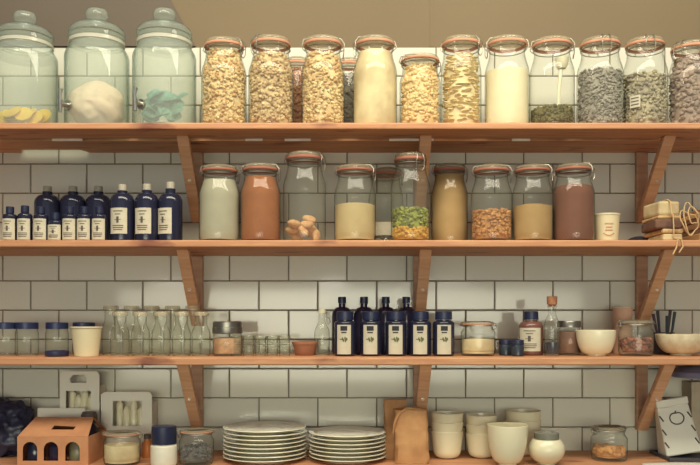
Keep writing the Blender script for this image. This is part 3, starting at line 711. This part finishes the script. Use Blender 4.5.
# clover bottles
VG = 'dark bottles with clover labels on the third shelf'
for k, px in enumerate((345, 371, 396, 420.3, 443.6)):
    bottle(px, .190, 3, 311.5, 10.8, f'{ORD[k]} from the left of the front dark bottles with cream clover labels', VG, 324, 7.6, lab=(325, 354), capy=319, capw=8.4, ang=.66, printk='clover', aoff=-.10 if k < 4 else -.05)
for k, px in enumerate((342, 364, 385.7, 406.3)):
    bottle(px, .105, 3, 297, 10.2, f'{ORD[k]} from the left of the dark unlabelled bottles behind the clover labels', VG, 316, 3.4, mat=PLUM, capy=302.5, capw=4.0)
# cream squat clip jar
SQ = dict(neck=.86, s0=.66, s1=.80)
j = clip_jar(478, .172, 3, 321, 17.2, 'squat clip-top jar of cream meal right of the clover bottles', 'squat clip-top jars', latch=.9, **SQ)
powder(j, 339.5, M_CREAM, 'cream_meal', 'cream meal in the squat jar right of the clover bottles')
# two small dark pots
for px, t, lab, g in ((505.5, .165, 'small dark teal pot next to the cream meal jar', 0), (517.5, .200, 'small dark teal pot in front of the navy-capped bottle', 1)):
    R = 6.4 / S(t); H = Z(340, t) - SH[3]; DT = plain('dark_teal', rgb(52, 62, 72), .3, col2=rgb(42, 48, 60))
    e = thing('small_pot', lab, 'pot', (X(px, t), -t, SH[3] + .0005), 'small dark teal pots')
    MB().lathe([(0, 0), (R * .9, 0), (R, .002), (R, H * .6), (R * .9, H * .68), (0, H * .68)], 28).build('body', DT, e)
    MB().lathe([(0, H * .69), (R * .98, H * .69), (R, H * .72), (R, H * .97), (R * .94, H), (0, H)], 28).build('lid', NAVYCAP, e)
# navy capped bottle with cream label
bottle(531, .150, 3, 311.5, 12.2, 'amber bottle with navy cap and large cream label', None, 327, 6.4, mat=plain('amber_glass', rgb(126, 86, 74), .2, col2=rgb(104, 72, 66)), lab=(328, 351), capy=319, capw=7.2, ang=.95, aoff=-.35, name='amber_bottle')
# corked bottle
t = .185; R = 7.6 / S(t); z = lambda y: Z(y, t) - SH[3]; H = z(297)
e = thing('corked_bottle', 'slim clear bottle with cork stopper and dark liquid in its base', 'bottle', (X(552, t), -t, SH[3] + .0005))
p = [(0, .004), (R * .8, .003), (R * .92, 0), (R, .004), (R, z(325))]
for k in range(1, 7): u = k / 6; p.append((R + (R * .5 - R) * sm(u), z(325) + (z(313) - z(325)) * u))
p += [(R * .5, z(308)), (R * .62, z(307.8)), (R * .62, z(306)), (R * .5, z(305.6))]
MB().lathe(p, 28).build('glass_body', G_CLEAR, e)
MB().lathe([(0, z(307)), (R * .46, z(307)), (R * .48, z(305)), (R * .66, z(304.6)), (R * .68, H + .001), (R * .6, H), (0, H)], 20).build('cork', plain('cork', rgb(178, 124, 88), .9, col2=rgb(146, 98, 70), scale=90), e)
o = MB().lathe([(0, .005), (R * .9, .005), (R * .93, .008), (R * .93, z(342.5)), (0, z(342.5))], 28).build('dark_liquid', NAVY)
tag(o, 'dark liquid in the base of the corked bottle', 'drink', kind='stuff', loc=Vector(e.location))
# brown jar
t = .135; R = 11.8 / S(t); z = lambda y: Z(y, t) - SH[3]; H = z(321)
e = thing('preserve_jar', 'glass jar of brown spread with metal lid between corked bottle and cream bowl', 'jar', (X(569, t), -t, SH[3] + .0005))
MB().lathe([(0, .004), (R * .75, .003), (R * .9, 0), (R * .98, .005), (R * .98, H * .70), (R * .88, H * .78), (R * .88, H * .95)], 32).build('glass_body', G_CLEAR, e)
MB().lathe([(R * .9, H * .81), (R * 1.0, H * .81), (R * 1.0, H * .97), (R * .94, H), (0, H)], 32).build('screw_lid', STEEL, e)
o = MB().lathe([(0, .006), (R * .9, .006), (R * .94, .012), (R * .94, H * .68), (0, H * .70)], 32).build('spread', plain('brown_spread', rgb(140, 96, 74), .8, col2=rgb(116, 78, 64), scale=40))
tag(o, 'brown spread in the jar left of the cream bowl', 'food', kind='stuff', loc=Vector(e.location))
def bowl(px, t, sh, ytop, hw, foot, label, mat=CHINA, group=None, name='bowl', cat='bowl', z0=None, H=None, belly=.55, parts=True):
    R = hw / S(t); base = (SH[sh] if z0 is None else z0); H = H or (Z(ytop, t) - base); f = foot * R
    p = [(0, .002), (f * .9, .002), (f * .95, 0), (f, 0), (f, .004)]
    n = 10; inner = []
    for k in range(1, n + 1):
        a = k / n * PI / 2
        r = f + (R - f) * math.sin(a) ** belly; z = .004 + (H - .004) * (1 - math.cos(a)) ** .85
        p.append((r, z)); inner.append((r - .003, max(z, .006)))
    p.append((R - .001, H + .0008)); p += [(r, z + .002 if z < H * .5 else z) for r, z in inner[::-1]] + [(0, .007)]
    o = MB().lathe(p, 40).build(name, mat)
    return tag(o, label, cat, group, loc=(X(px, t), -t, base + .0005))
bowl(596, .185, 3, 330.5, 19.4, .50, 'smooth cream bowl at the front of the third shelf', belly=.75)
# pink cup behind the bowl
t = .075; R = 9.6 / S(t); H = Z(307.5, t) - SH[3]
e = thing('tall_mug', 'pale pink tall cup at the back between cream bowl and small clip jar', 'cup', (X(622.5, t), -t, SH[3] + .0005))
MB().lathe([(0, 0), (R * .85, 0), (R * .9, .003), (R, H), (R * .93, H), (R * .84, .006), (0, .006)], 32).build('cup', plain('pink_card', rgb(222, 178, 150), .7, col2=rgb(212, 168, 142)), e)
mb = MB(); mb.tube([(R * math.cos(2 * PI * k / 32), R * math.sin(2 * PI * k / 32), H) for k in range(32)], .0014, 8, closed=True); mb.build('rim', PAPERCUP, e)
j = clip_jar(636, .175, 3, 319.5, 17.0, 'squat clip-top jar with brown contents right of the cream bowl', 'squat clip-top jars', latch=-1.5, seal=plain('grey_rubber', rgb(150, 140, 120), .6), **SQ)
grains(j, 338, plain('brown_mix', rgb(176, 112, 84), .8, col2=rgb(84, 62, 62), scale=30, island=.7), 'brown_mix', 'brown and dark mix in the squat jar right of the cream bowl', (.006, .005, .004))
# utensils in a dark pot
t = .085; R = 10 / S(t); H = .055
e = thing('utensil_pot', 'dark pot of handles standing behind the speckled bowl', 'pot', (X(664, t), -t, SH[3] + .0005))
MB().lathe([(0, 0), (R * .9, 0), (R, .003), (R, H), (R * .9, H), (R * .86, .005), (0, .005)], 28).build('pot', plain('dark_stone', rgb(58, 54, 66), .6), e)
HC = [rgb(76, 56, 66), rgb(56, 62, 76), rgb(46, 60, 72), rgb(84, 66, 66), rgb(58, 72, 82)]
for k, (dx, dy, tx, yt) in enumerate(((-.013, -.006, -.030, 314), (-.006, .006, -.014, 311), (.002, -.010, .004, 316), (.008, .004, .018, 310), (.014, -.004, .026, 312))):
    zt = Z(yt, t) - SH[3]
    m = plain(f'handle_{k}', HC[k], .5)
    o = MB().tube([(dx * .6, dy, .007), (dx + (tx - dx) * .5, dy, zt * .6), (tx, dy, zt)], [.0028, .0032, .0042], 10).build('utensil', m)
    side = ['leftmost', 'second from left', 'middle', 'second from right', 'rightmost'][k]
    tag(o, f'dark utensil handle in the dark pot, {side} of five', 'utensil', 'utensil handles in the dark pot', loc=Vector(e.location))
bowl(681, .165, 3, 334.5, 24.5, .42, 'wide shallow speckled cream bowl at the right end of the third shelf', plain('speckled_china', rgb(226, 216, 184), .35, col2=rgb(206, 192, 158), scale=50), belly=.9)
# unidentified rounded dark shade under the shelf, right end
t = .12; e = thing('dark_shell', 'dark navy rounded shade fixed under the third shelf at the right edge', 'fitting', (X(703, t), -t, SH[3] - THK[3] - .0005))
MB().lathe([(0, 0), (.014, 0), (.014, -.006), (.055, -.012), (.074, -.024), (.078, -.036), (.072, -.038), (.05, -.022), (0, -.016)], 36).build('shell', plain('shell_navy', rgb(132, 132, 160), .5, col2=rgb(122, 122, 150)), e)
MB().lathe([(0, -.0165), (.016, -.0175), (.019, -.024), (.012, -.032), (0, -.034)], 24).build('pale_core', G_LID, e)

# ------------------------------------------------------------------ lowest shelf
# crumpled dark bag
mb = MB(); vs = []
rnd = random.Random(3)
from mathutils import noise
for v in ICO3[0] if False else ico(5)[0]:
    d = 1 + .22 * noise.noise(v * 2.1 + Vector((3, 1, 2))) + .12 * noise.noise(v * 5.5) - .10 * abs(noise.noise(v * 9))
    p = Vector((v.x * .105, v.y * .070, v.z * .078)) * d
    p.z = max(p.z, -.068); vs.append(p)
mb.add(vs, ico(5)[1])
o = mb.build('crumpled_bag', plain('dark_plastic', rgb(54, 58, 84), .38, col2=rgb(44, 46, 68), scale=14), angle=180)
tag(o, 'crumpled dark navy bag behind the orange card carrier', 'bag', loc=(X(-8, .1), -.085, SH[4] + .0685))
# orange card carrier
def arch(cx, w, z0, z1, n=8):
    r = w / 2; pts = [(cx - r, z0), (cx + r, z0)]
    for k in range(n + 1):
        a = PI * k / n; pts.append((cx + r * math.cos(a), z1 - r + r * math.sin(a)))
    return pts
def rect(x0, x1, z0, z1): return [(x0, z0), (x1, z0), (x1, z1), (x0, z1)]
x0, x1 = X(17.5, .222), X(88, .222); w = x1 - x0; zt = Z(437, .222) - SH[4]; zr = Z(417.5, .154) - SH[4]
e = thing('bottle_carrier', 'orange card bottle carrier with three arched holes and a slotted handle', 'carrier', ((x0 + x1) / 2, -.150, SH[4] + .0005))
yf, yb = -.072, .066
holes = [arch((px - 52.7) / S(.222), .0345, Z(461, .222) - SH[4], Z(442, .222) - SH[4]) for px in (30, 51, 72.5)]
o = panel(rect(-w / 2, w / 2, 0, zt), holes, .0016).build('front_panel', ORANGECARD, e, smooth=False); o.location = (0, yf, 0)
o = panel(rect(-w / 2, w / 2, 0, zt), [], .0016).build('back_panel', ORANGECARD, e, smooth=False); o.location = (0, yb, 0)
for sgn in (-1, 1): MB().box(sgn * w / 2 - .0008, sgn * w / 2 + .0008, yf, yb, 0, zt).build('side_panel', ORANGECARD, e, smooth=False)
MB().box(-w / 2, w / 2, yf, yb, 0, .0016).build('bottom', ORANGECARD, e, smooth=False)
ins = .016; ym = -.004
run = ym - yf; rise = zr - zt; Ls = math.hypot(run, rise); an = math.atan2(run, rise)
sx = (59 - 52.7) / S(.19); sl = Ls * .46
slot = [(sx - .028, sl - .0085), (sx + .026, sl - .0085), (sx + .028, sl + .004), (sx - .026, sl + .0085)]
trap = [(-w / 2, 0), (w / 2, 0), (w / 2 - ins * .5, Ls), (-w / 2 + ins, Ls)]
o = panel(trap, [slot], .0014).build('roof_panel', ORANGECARD, e, smooth=False); o.location = (0, yf, zt); o.rotation_euler = (-an, 0, 0)
run2 = yb - ym; L2 = math.hypot(run2, rise)
o = panel([(-w / 2, 0), (w / 2, 0), (w / 2 - ins * .5, L2), (-w / 2 + ins, L2)], [rect(.02, w / 2 - .012, L2 * .12, L2 * .8)], .0014).build('roof_panel', ORANGECARD, e, smooth=False); o.location = (0, yb, zt); o.rotation_euler = (math.atan2(run2, rise), 0, 0)
IN = [(-.052, -.040, NAVY, .060), (.0, -.040, PLUM, .058), (.050, -.040, plain('olive_glass', rgb(120, 116, 88), .3), .060)]
for k, (dx, dy, m, h) in enumerate(IN):
    nm = ['left', 'middle', 'right'][k]; R = .021
    b = thing('carried_bottle', f'bottle seen through the {nm} arched hole of the orange carrier', 'bottle', Vector(e.location) + Vector((dx, dy, .0022)), 'bottles in the orange carrier')
    MB().lathe([(0, 0), (R * .95, 0), (R, .003), (R, h * .65), (R * .5, h * .9), (R * .5, h * .92)], 24).build('glass_body', m, b)
    MB().lathe([(0, h * .925), (R * .55, h * .925), (R * .55, h), (0, h)], 20).build('cap', LABEL if k == 0 else NAVYCAP, b)
R = .0200; h = Z(412, .115) - SH[4] - .002
b = thing('carried_bottle', 'dark grey bottle top rising from the back right of the orange carrier', 'bottle', Vector(e.location) + Vector((w / 2 - .032, .035, .0022)), 'bottles in the orange carrier')
DG2 = plain('dark_grey_cap', rgb(92, 82, 76), .5)
MB().lathe([(0, 0), (R * .95, 0), (R, .003), (R, h * .62), (R * .7, h * .70), (R * .7, h * .74)], 24).build('glass_body', PLUM, b)
MB().lathe([(0, h * .745), (R * .9, h * .745), (R, h * .78), (R, h * .93), (R * .8, h), (0, h)], 24).build('cap', DG2, b)
# white card carriers at the back
def white_carrier(xa, xb, t0, t1, ytop, win, arcy, label, rot=0):
    tm = t1; x0, x1 = X(xa, tm), X(xb, tm); w = x1 - x0; H = Z(ytop, tm) - SH[4]; cx = (x0 + x1) / 2
    e = thing('card_box', label, 'carton', (cx, -(t0 + t1) / 2, SH[4] + .0005), 'white openwork cartons')
    d = (t1 - t0) / 2; wz0, wz1 = Z(win[3], tm) - SH[4], Z(win[2], tm) - SH[4]; wx0, wx1 = X(win[0], tm) - cx, X(win[1], tm) - cx
    c = .005
    outer = [(-w / 2, 0), (w / 2, 0), (w / 2, H - c * 1.6), (w / 2 - c, H - c * .4), (w / 2 - 2 * c, H), (-w / 2 + 2 * c, H), (-w / 2 + c, H - c * .4), (-w / 2, H - c * 1.6)]
    hs = [rect(wx0, wx1, wz0, wz1)]
    if arcy:
        za, zb = Z(arcy[1], tm) - SH[4], Z(arcy[0], tm) - SH[4]
        hs.append([(wx0 + .012, za), (wx1 - .012, za), (wx1 - .010, (za + zb) / 2), (wx1 - .018, zb), (wx0 + .018, zb), (wx0 + .010, (za + zb) / 2)])
    o = panel(outer, hs, .0018).build('front_panel', WHITECARD, e, smooth=False); o.location = (0, -d, 0)
    o = panel(rect(-w / 2, w / 2, 0, H * .82), [], .0018).build('back_panel', WHITECARD, e, smooth=False); o.location = (0, d, 0)
    for s_ in (-1, 1): MB().box(s_ * (w / 2 - .001) - .0009, s_ * (w / 2 - .001) + .0009, -d, d, 0, H * .82).build('side_panel', WHITECARD, e, smooth=False)
    MB().box(-w / 2, w / 2, -d, d, 0, .0018).build('bottom', WHITECARD, e, smooth=False)
    # folded white insert seen through the window
    mb = MB()
    for k in range(4):
        xx = wx0 + (wx1 - wx0) * (k + .5) / 4
        mb.lathe([(0, 0), (.009, 0), (.010, .003), (.0095, wz0 + (wz1 - wz0) * (.55 if k % 2 else .8)), (.004, wz0 + (wz1 - wz0) * (.7 if k % 2 else .95)), (0, wz0 + (wz1 - wz0) * (.7 if k % 2 else .95))], 16, c=(xx, 0, .002))
    mb.build('insert', CHINA, e)
    return e
white_carrier(60, 99.5, .012, .066, 371.5, (66, 91, 391, 410), (375, 383), 'taller white card carton with window, behind the orange carrier')
white_carrier(101, 152, .012, .070, 392, (113, 142, 401, 426), None, 'wider white card carton with window, behind the cream-filled jar')
o = MB().box(-.061, .061, -.001, .001, 0, Z(408, .072) - SH[4]).build('white_card', WHITECARD, smooth=False)
tag(o, 'plain white card standing between the orange carrier and the tall white carton', 'card', loc=(X(62, .072) + .000, -.0755, SH[4] + .0005))
# jars bottom left
BGp = 'squat clip-top jars'
j = clip_jar(122, .205, 4, 430.5, 18, 'squat clip-top jar of cream contents right of the orange carrier', BGp, latch=1.4, neck=.90, s0=.70, s1=.80)
powder(j, 444.5, M_CREAM, 'cream_meal', 'cream contents of the squat jar right of the orange carrier')
j = clip_jar(196.5, .205, 4, 428, 17.2, 'squat clip-top jar with grey contents left of the plates', BGp, latch=-1.2, neck=.88, s0=.66, s1=.80)
grains(j, 446, plain('slate_grain', rgb(120, 114, 108), .8, col2=rgb(78, 76, 80), scale=40, island=.6), 'grey_grain', 'grey contents of the squat jar left of the plates', (.0055, .0045, .004))
e = bottle(164, .222, 4, 426, 13.2, 'white tub-shaped bottle with navy screw cap on the lowest shelf', None, 446, 10.5, mat=plain('white_plastic', rgb(232, 226, 204), .4, col2=rgb(224, 217, 196)), capy=442.5, capw=12.2, name='white_bottle')
t = .115; R = .013
e = thing('amber_vial', 'small amber bottle between the cream jar and the white bottle', 'bottle', (X(147.5, t), -t, SH[4] + .0005))
MB().lathe([(0, 0), (R * .95, 0), (R, .003), (R, .034), (R * .6, .042), (R * .6, .046)], 24).build('glass_body', plain('amber_small', rgb(200, 122, 66), .25), e)
MB().lathe([(0, .0465), (R * .7, .0465), (R * .7, .058), (0, .058)], 20).build('cap', DG2, e)
# plates
def plates(px, n, hw, dz, side):
    t = .150; R = hw / S(t)
    words = ['topmost', 'second from the top', 'third from the top', 'fourth from the top', 'fifth from the top', 'sixth from the top', 'seventh from the top', 'bottom']
    first = None
    for k in range(n):
        i = n - 1 - k; wd = 'bottom' if k == 0 else words[i]
        if first is None:
            p = [(0, .0035), (R * .55, .0035), (R * .58, 0), (R * .62, 0), (R * .66, .0035), (R * .82, .0065), (R * .97, .0100), (R, .0115), (R * .99, .0132), (R * .96, .0128), (R * .80, .0096), (R * .66, dz - .0003), (0, dz - .0003)]
            first = o = MB().lathe(p, 64).build('dinner_plate', PLATEM)
        else:
            o = first.copy(); C.objects.link(o)
        tag(o, f'{wd} plate of the {side} plate stack', 'plate', f'white plates in the {side} stack', loc=(X(px, t) + random.uniform(-.0012, .0012), -t + random.uniform(-.001, .001), SH[4] + .0005 + k * dz))
plates(265, 8, 41.6, .0100, 'left')
plates(347.5, 7, 38.6, .0096, 'right')
# brown paper bag
t = .155; x0 = X(394, t); w = 33 / S(t); H = Z(409, t) - SH[4]
e = thing('paper_bag', 'crumpled brown paper bag with rolled top between plates and cups', 'bag', (X(406, t), -t, SH[4] + .0005))
def bag_body(w, d, H, lean, seed, n=18, m=32, topd=.5):
    rnd = random.Random(seed); mb = MB(); vs, fs = [], []
    for i in range(n + 1):
        u = i / n
        for k in range(m):
            a = 2 * PI * k / m + PI / m; c_, s_ = math.cos(a), math.sin(a)
            q = 1 / max(abs(c_), abs(s_)) ; q = min(q, 1.36)
            dd = d * (1 - (1 - topd) * u ** 1.6)
            v3 = Vector((c_ * 2, s_ * 2, u * 4 + seed)); nn = noise.noise(v3 * 1.4) * .003 + noise.noise(v3 * 4.5) * .0022
            vs.append((c_ * q * w / 2 * (1 - .04 * u) + lean * u + nn * c_, s_ * q * dd / 2 + nn * s_ * 1.6, u * H))
    for i in range(n):
        for k in range(m): fs.append((i * m + k, i * m + (k + 1) % m, (i + 1) * m + (k + 1) % m, (i + 1) * m + k))
    fs += [tuple(range(m))[::-1], tuple(range(n * m, (n + 1) * m))]
    return mb.add(vs, fs)
o = bag_body(w, .085, H, .0, 5).build('body', KRAFT, e, angle=50); o.location = (X(410.5, t) - X(406, t), -.012, 0)
KRD = plain('kraft_shade', rgb(184, 138, 94), .85, col2=rgb(168, 122, 82), scale=22, bump=.5)
o = bag_body(.058, .05, Z(401, t) - SH[4], -.004, 9, topd=.35).build('gusset', KRD, e, angle=50); o.location = (X(397.5, t) - X(406, t), .036, 0)
zt = H; pts = [(-.034, -.038, zt * .55), (-.030, -.044, zt * .78), (-.020, -.038, zt * .94), (-.002, -.030, zt * 1.03), (.024, -.026, zt * 1.02), (.044, -.022, zt * .99)]
MB().tube(pts, [.002, .0034, .0036, .0034, .0034, .0026], 10).build('rolled_edge', KRAFT, e)
# stacked cups
CGp = 'cream cups on the lowest shelf'
def tapered_cup(px, t, hw, h, z0, label):
    R = hw / S(t); n = 8; p = [(0, .003), (R * .34, .003), (R * .36, 0), (R * .42, 0)]; inn = []
    for q in range(1, n + 1):
        u = q / n; a = u * PI / 2; p.append((R * (.42 + .45 * math.sin(a)), h * .30 * (1 - math.cos(a))))
    p += [(R * .945, h * .66), (R, h - .001), (R - .0007, h), (R - .0022, h - .0006)]
    p += [(R * .945 - .0024, h * .66), (R * .87 - .0026, h * .33), (R * .66, h * .13), (0, h * .10)]
    o = MB().lathe(p, 40).build('handleless_cup', CHINA)
    return tag(o, label, 'cup', CGp, loc=(X(px, t), -t, z0 + .0005))
def cup_stack(px, t, n, hw, step, h, labs):
    for k in range(n): tapered_cup(px, t, hw, h, SH[4] + k * step, labs[k])
cup_stack(447, .120, 3, 16.2, .0225, .068, ['bottom cup of the stack beside the paper bag', 'middle cup of the stack beside the paper bag', 'top cup of the stack beside the paper bag'])
cup_stack(481.5, .112, 3, 15.9, .0225, .062, ['bottom cup of the second stack from the paper bag', 'middle cup of the second stack from the paper bag', 'top cup of the second stack from the paper bag'])
cup_stack(523, .075, 3, 17.9, .0235, .066, ['bottom cup of the stack at the back by the tiles', 'middle cup of the stack at the back by the tiles', 'top cup of the stack at the back by the tiles'])
bowl(507.5, .215, 4, 425, 20.2, .45, 'large rounded cream cup at the very front of the cups', CHINA, CGp, 'handleless_cup', 'cup', belly=.72)
# sugar bowl with grey lid
t = .205; e = thing('sugar_bowl', 'round cream bowl with a grey glass lid, right of the cups', 'bowl', (X(546.5, t), -t, SH[4] + .0005))
R = 18 / S(t); H = Z(436, t) - SH[4]; p = [(0, .001), (R * .5, 0), (R * .55, .001)]
for k in range(1, 11):
    a = -PI / 2 * .8 + k / 10 * (PI / 2 * .8 + .75); p.append((R * math.cos(a), H * .52 + H * .56 * math.sin(a) * .98))
p += [(p[-1][0] - .003, p[-1][1] - .001), (R * .5, H * .3), (0, .01)]
MB().lathe(p, 40).build('body', CHINA, e)
zt = p[10 + 2][1]; lr = R * .68
MB().lathe([(0, zt + .001), (lr, zt + .001), (lr, zt + .014), (lr * .93, zt + .016), (0, zt + .016)], 32).build('lid', plain('grey_glass', rgb(130, 130, 116), .25, col2=rgb(112, 112, 100)), e)
# small jar right
j = clip_jar(609, .150, 4, 425, 17.8, 'squat clip-top jar of orange-tan contents standing alone on the lowest shelf', BGp, latch=-1.2, neck=.84, s0=.62, s1=.78, seal=plain('grey_rubber', rgb(150, 140, 120), .6))
grains(j, 446, plain('orange_tan', rgb(218, 166, 100), .8, col2=rgb(190, 130, 84), scale=20, island=.4), 'orange_sweets', 'orange-tan contents of the jar standing alone', (.008, .007, .006))
# printed white bag
t = .106; w = 36 / S(t); H = Z(405, t) - SH[4] - .010
e = thing('printed_bag', 'white paper bag with a dark oval logo leaning near the right frame edge', 'bag', (X(680, t), -t, SH[4] + .0095))
e.rotation_euler = (math.radians(-4), math.radians(-9), 0)
MB().hexa([(-w / 2, -.032, 0), (w / 2, -.032, 0), (-w / 2, .032, 0), (w / 2, .032, 0), (-w / 2 * .88, -.010, H), (w / 2 * .88, -.010, H), (-w / 2 * .88, .010, H), (w / 2 * .88, .010, H)]).build('body', WHITECARD, e, smooth=False, bevel=.004)
def onface(x, z, off=.0009):   # point on the sloping front face
    return (x, -.032 + .022 * z / H - off, z)
mb = MB(); pts = []
for k in range(24):
    a = 2 * PI * k / 24; rr = 1 - .18 * math.exp(-((a - PI / 2) / .4) ** 2)
    pts.append(onface(.002 + .0175 * math.cos(a) * rr, H * .74 + .0150 * math.sin(a) * rr))
mb.tube(pts, .0016, 6, closed=True)
mb.tube([onface(.000, H * .74 + .013), onface(.004, H * .74 + .018)], .0014, 6)
mb.build('logo', INK, e)
mb = MB()
for s_ in (-1, 1):
    for f in (.22, .48, .76):
        xx = s_ * w / 2 * (.86 - .1 * f)
        mb.tube([onface(xx - .004, H * f + .009), onface(xx + .003, H * f - .006)], .0018, 6)
mb.build('print', INK, e)
MB().box(-w / 2 * .90, w / 2 * .90, -.0125, .0125, H - .0005, H + .018).build('folded_top', WHITECARD, e, smooth=False, bevel=.003)
o = MB().box(-.085, .085, -.060, .075, 0, .003).box(-.085, .085, -.060, -.056, .003, .008).box(-.085, .085, .071, .075, .003, .008).box(-.085, -.081, -.056, .071, .003, .008).box(.081, .085, -.056, .071, .003, .008).build('tray', plain('dark_tray', rgb(70, 66, 76), .5), smooth=False)
tag(o, 'dark shallow tray under the printed white bag', 'tray', loc=(X(694, .13) + .004, -.125, SH[4] + .0005))
vs, fs = [], []; n = 12
for i in range(n + 1):
    for k in range(5):
        u, v_ = i / n, k / 4
        vs.append((-.085 + .17 * u + .02 * v_, -.036 + .062 * v_, .0012 + .004 * math.sin(PI * u) * (1 - .5 * v_)))
for i in range(n):
    for k in range(4): a = i * 5 + k; fs.append((a, a + 5, a + 6, a + 1))
o = MB().add(vs, fs).build('paper_sheet', WHITECARD); sd = o.modifiers.new('thick', 'SOLIDIFY'); sd.thickness = .0006
tag(o, 'loose white paper sheet lying in front of the dark tray', 'paper', loc=(X(672, .22), -.228, SH[4] + .0005))
# plain carton behind the bag
o = MB().box(0, .10, -.030, .030, 0, .185).build('plain_carton', plain('beige_card', rgb(190, 176, 152), .8), smooth=False, bevel=.002)
tag(o, 'plain beige carton behind the printed bag at the right edge', 'carton', loc=(X(687, .04), -.040 + .002, SH[4] + .0005))
o.location.y = -.0375

# ------------------------------------------------------------------ camera
cam = bpy.data.cameras.new('camera'); co = bpy.data.objects.new('camera', cam); C.objects.link(co)
co.location = (0, -DIST, ZC); co.rotation_euler = (PI / 2, 0, 0)
cam.sensor_width = 36; cam.lens = FPX / 700 * 36; cam.shift_y = 88 / 700
sc = bpy.context.scene; sc.camera = co

# ------------------------------------------------------------------ light
def area(name, loc, target, sx, sy, power, col, spread=PI):
    l = bpy.data.lights.new(name, 'AREA'); l.shape = 'RECTANGLE'; l.size = sx; l.size_y = sy; l.energy = power; l.color = col; l.spread = spread
    o = bpy.data.objects.new(name, l); C.objects.link(o); o.location = loc
    o.rotation_euler = (Vector(target) - Vector(loc)).to_track_quat('-Z', 'Y').to_euler()
    return o
area('ceiling_light', (.1, -1.15, 2.70), (.05, 0, 1.85), 2.4, .40, 43, (1, .92, .72))
area('room_fill', (-.2, -3.8, 2.0), (0, 0, 1.3), 4.4, 2.0, 7.5, (.95, 1, .97))  # unseen broad frontal fill, added to lift the whole wall
area('low_fill', (.0, -3.1, 1.25), (0, 0, .95), 3.0, .6, 4.4, (1, .98, .76), math.radians(52))  # unseen low fill with narrow spread, added to brighten the lower rows
for x, s_ in ((-1.39, .26), (-.14, .20), (.66, .54)):
    area('strip_lamp', (x, -4.05, ZC + .282), (x, 0, ZC + .282), s_, .024, .35, (1, .95, .85))
w = bpy.data.worlds.new('world'); sc.world = w; w.use_nodes = True
bg = w.node_tree.nodes['Background']; bg.inputs[0].default_value = (.76, .87, 1, 1); bg.inputs[1].default_value = .14
vs_ = sc.view_settings; vs_.view_transform = 'Standard'; vs_.look = 'None'; vs_.exposure = 0; vs_.gamma = 1; vs_.use_curve_mapping = False
sc.cycles.transparent_max_bounces = 32
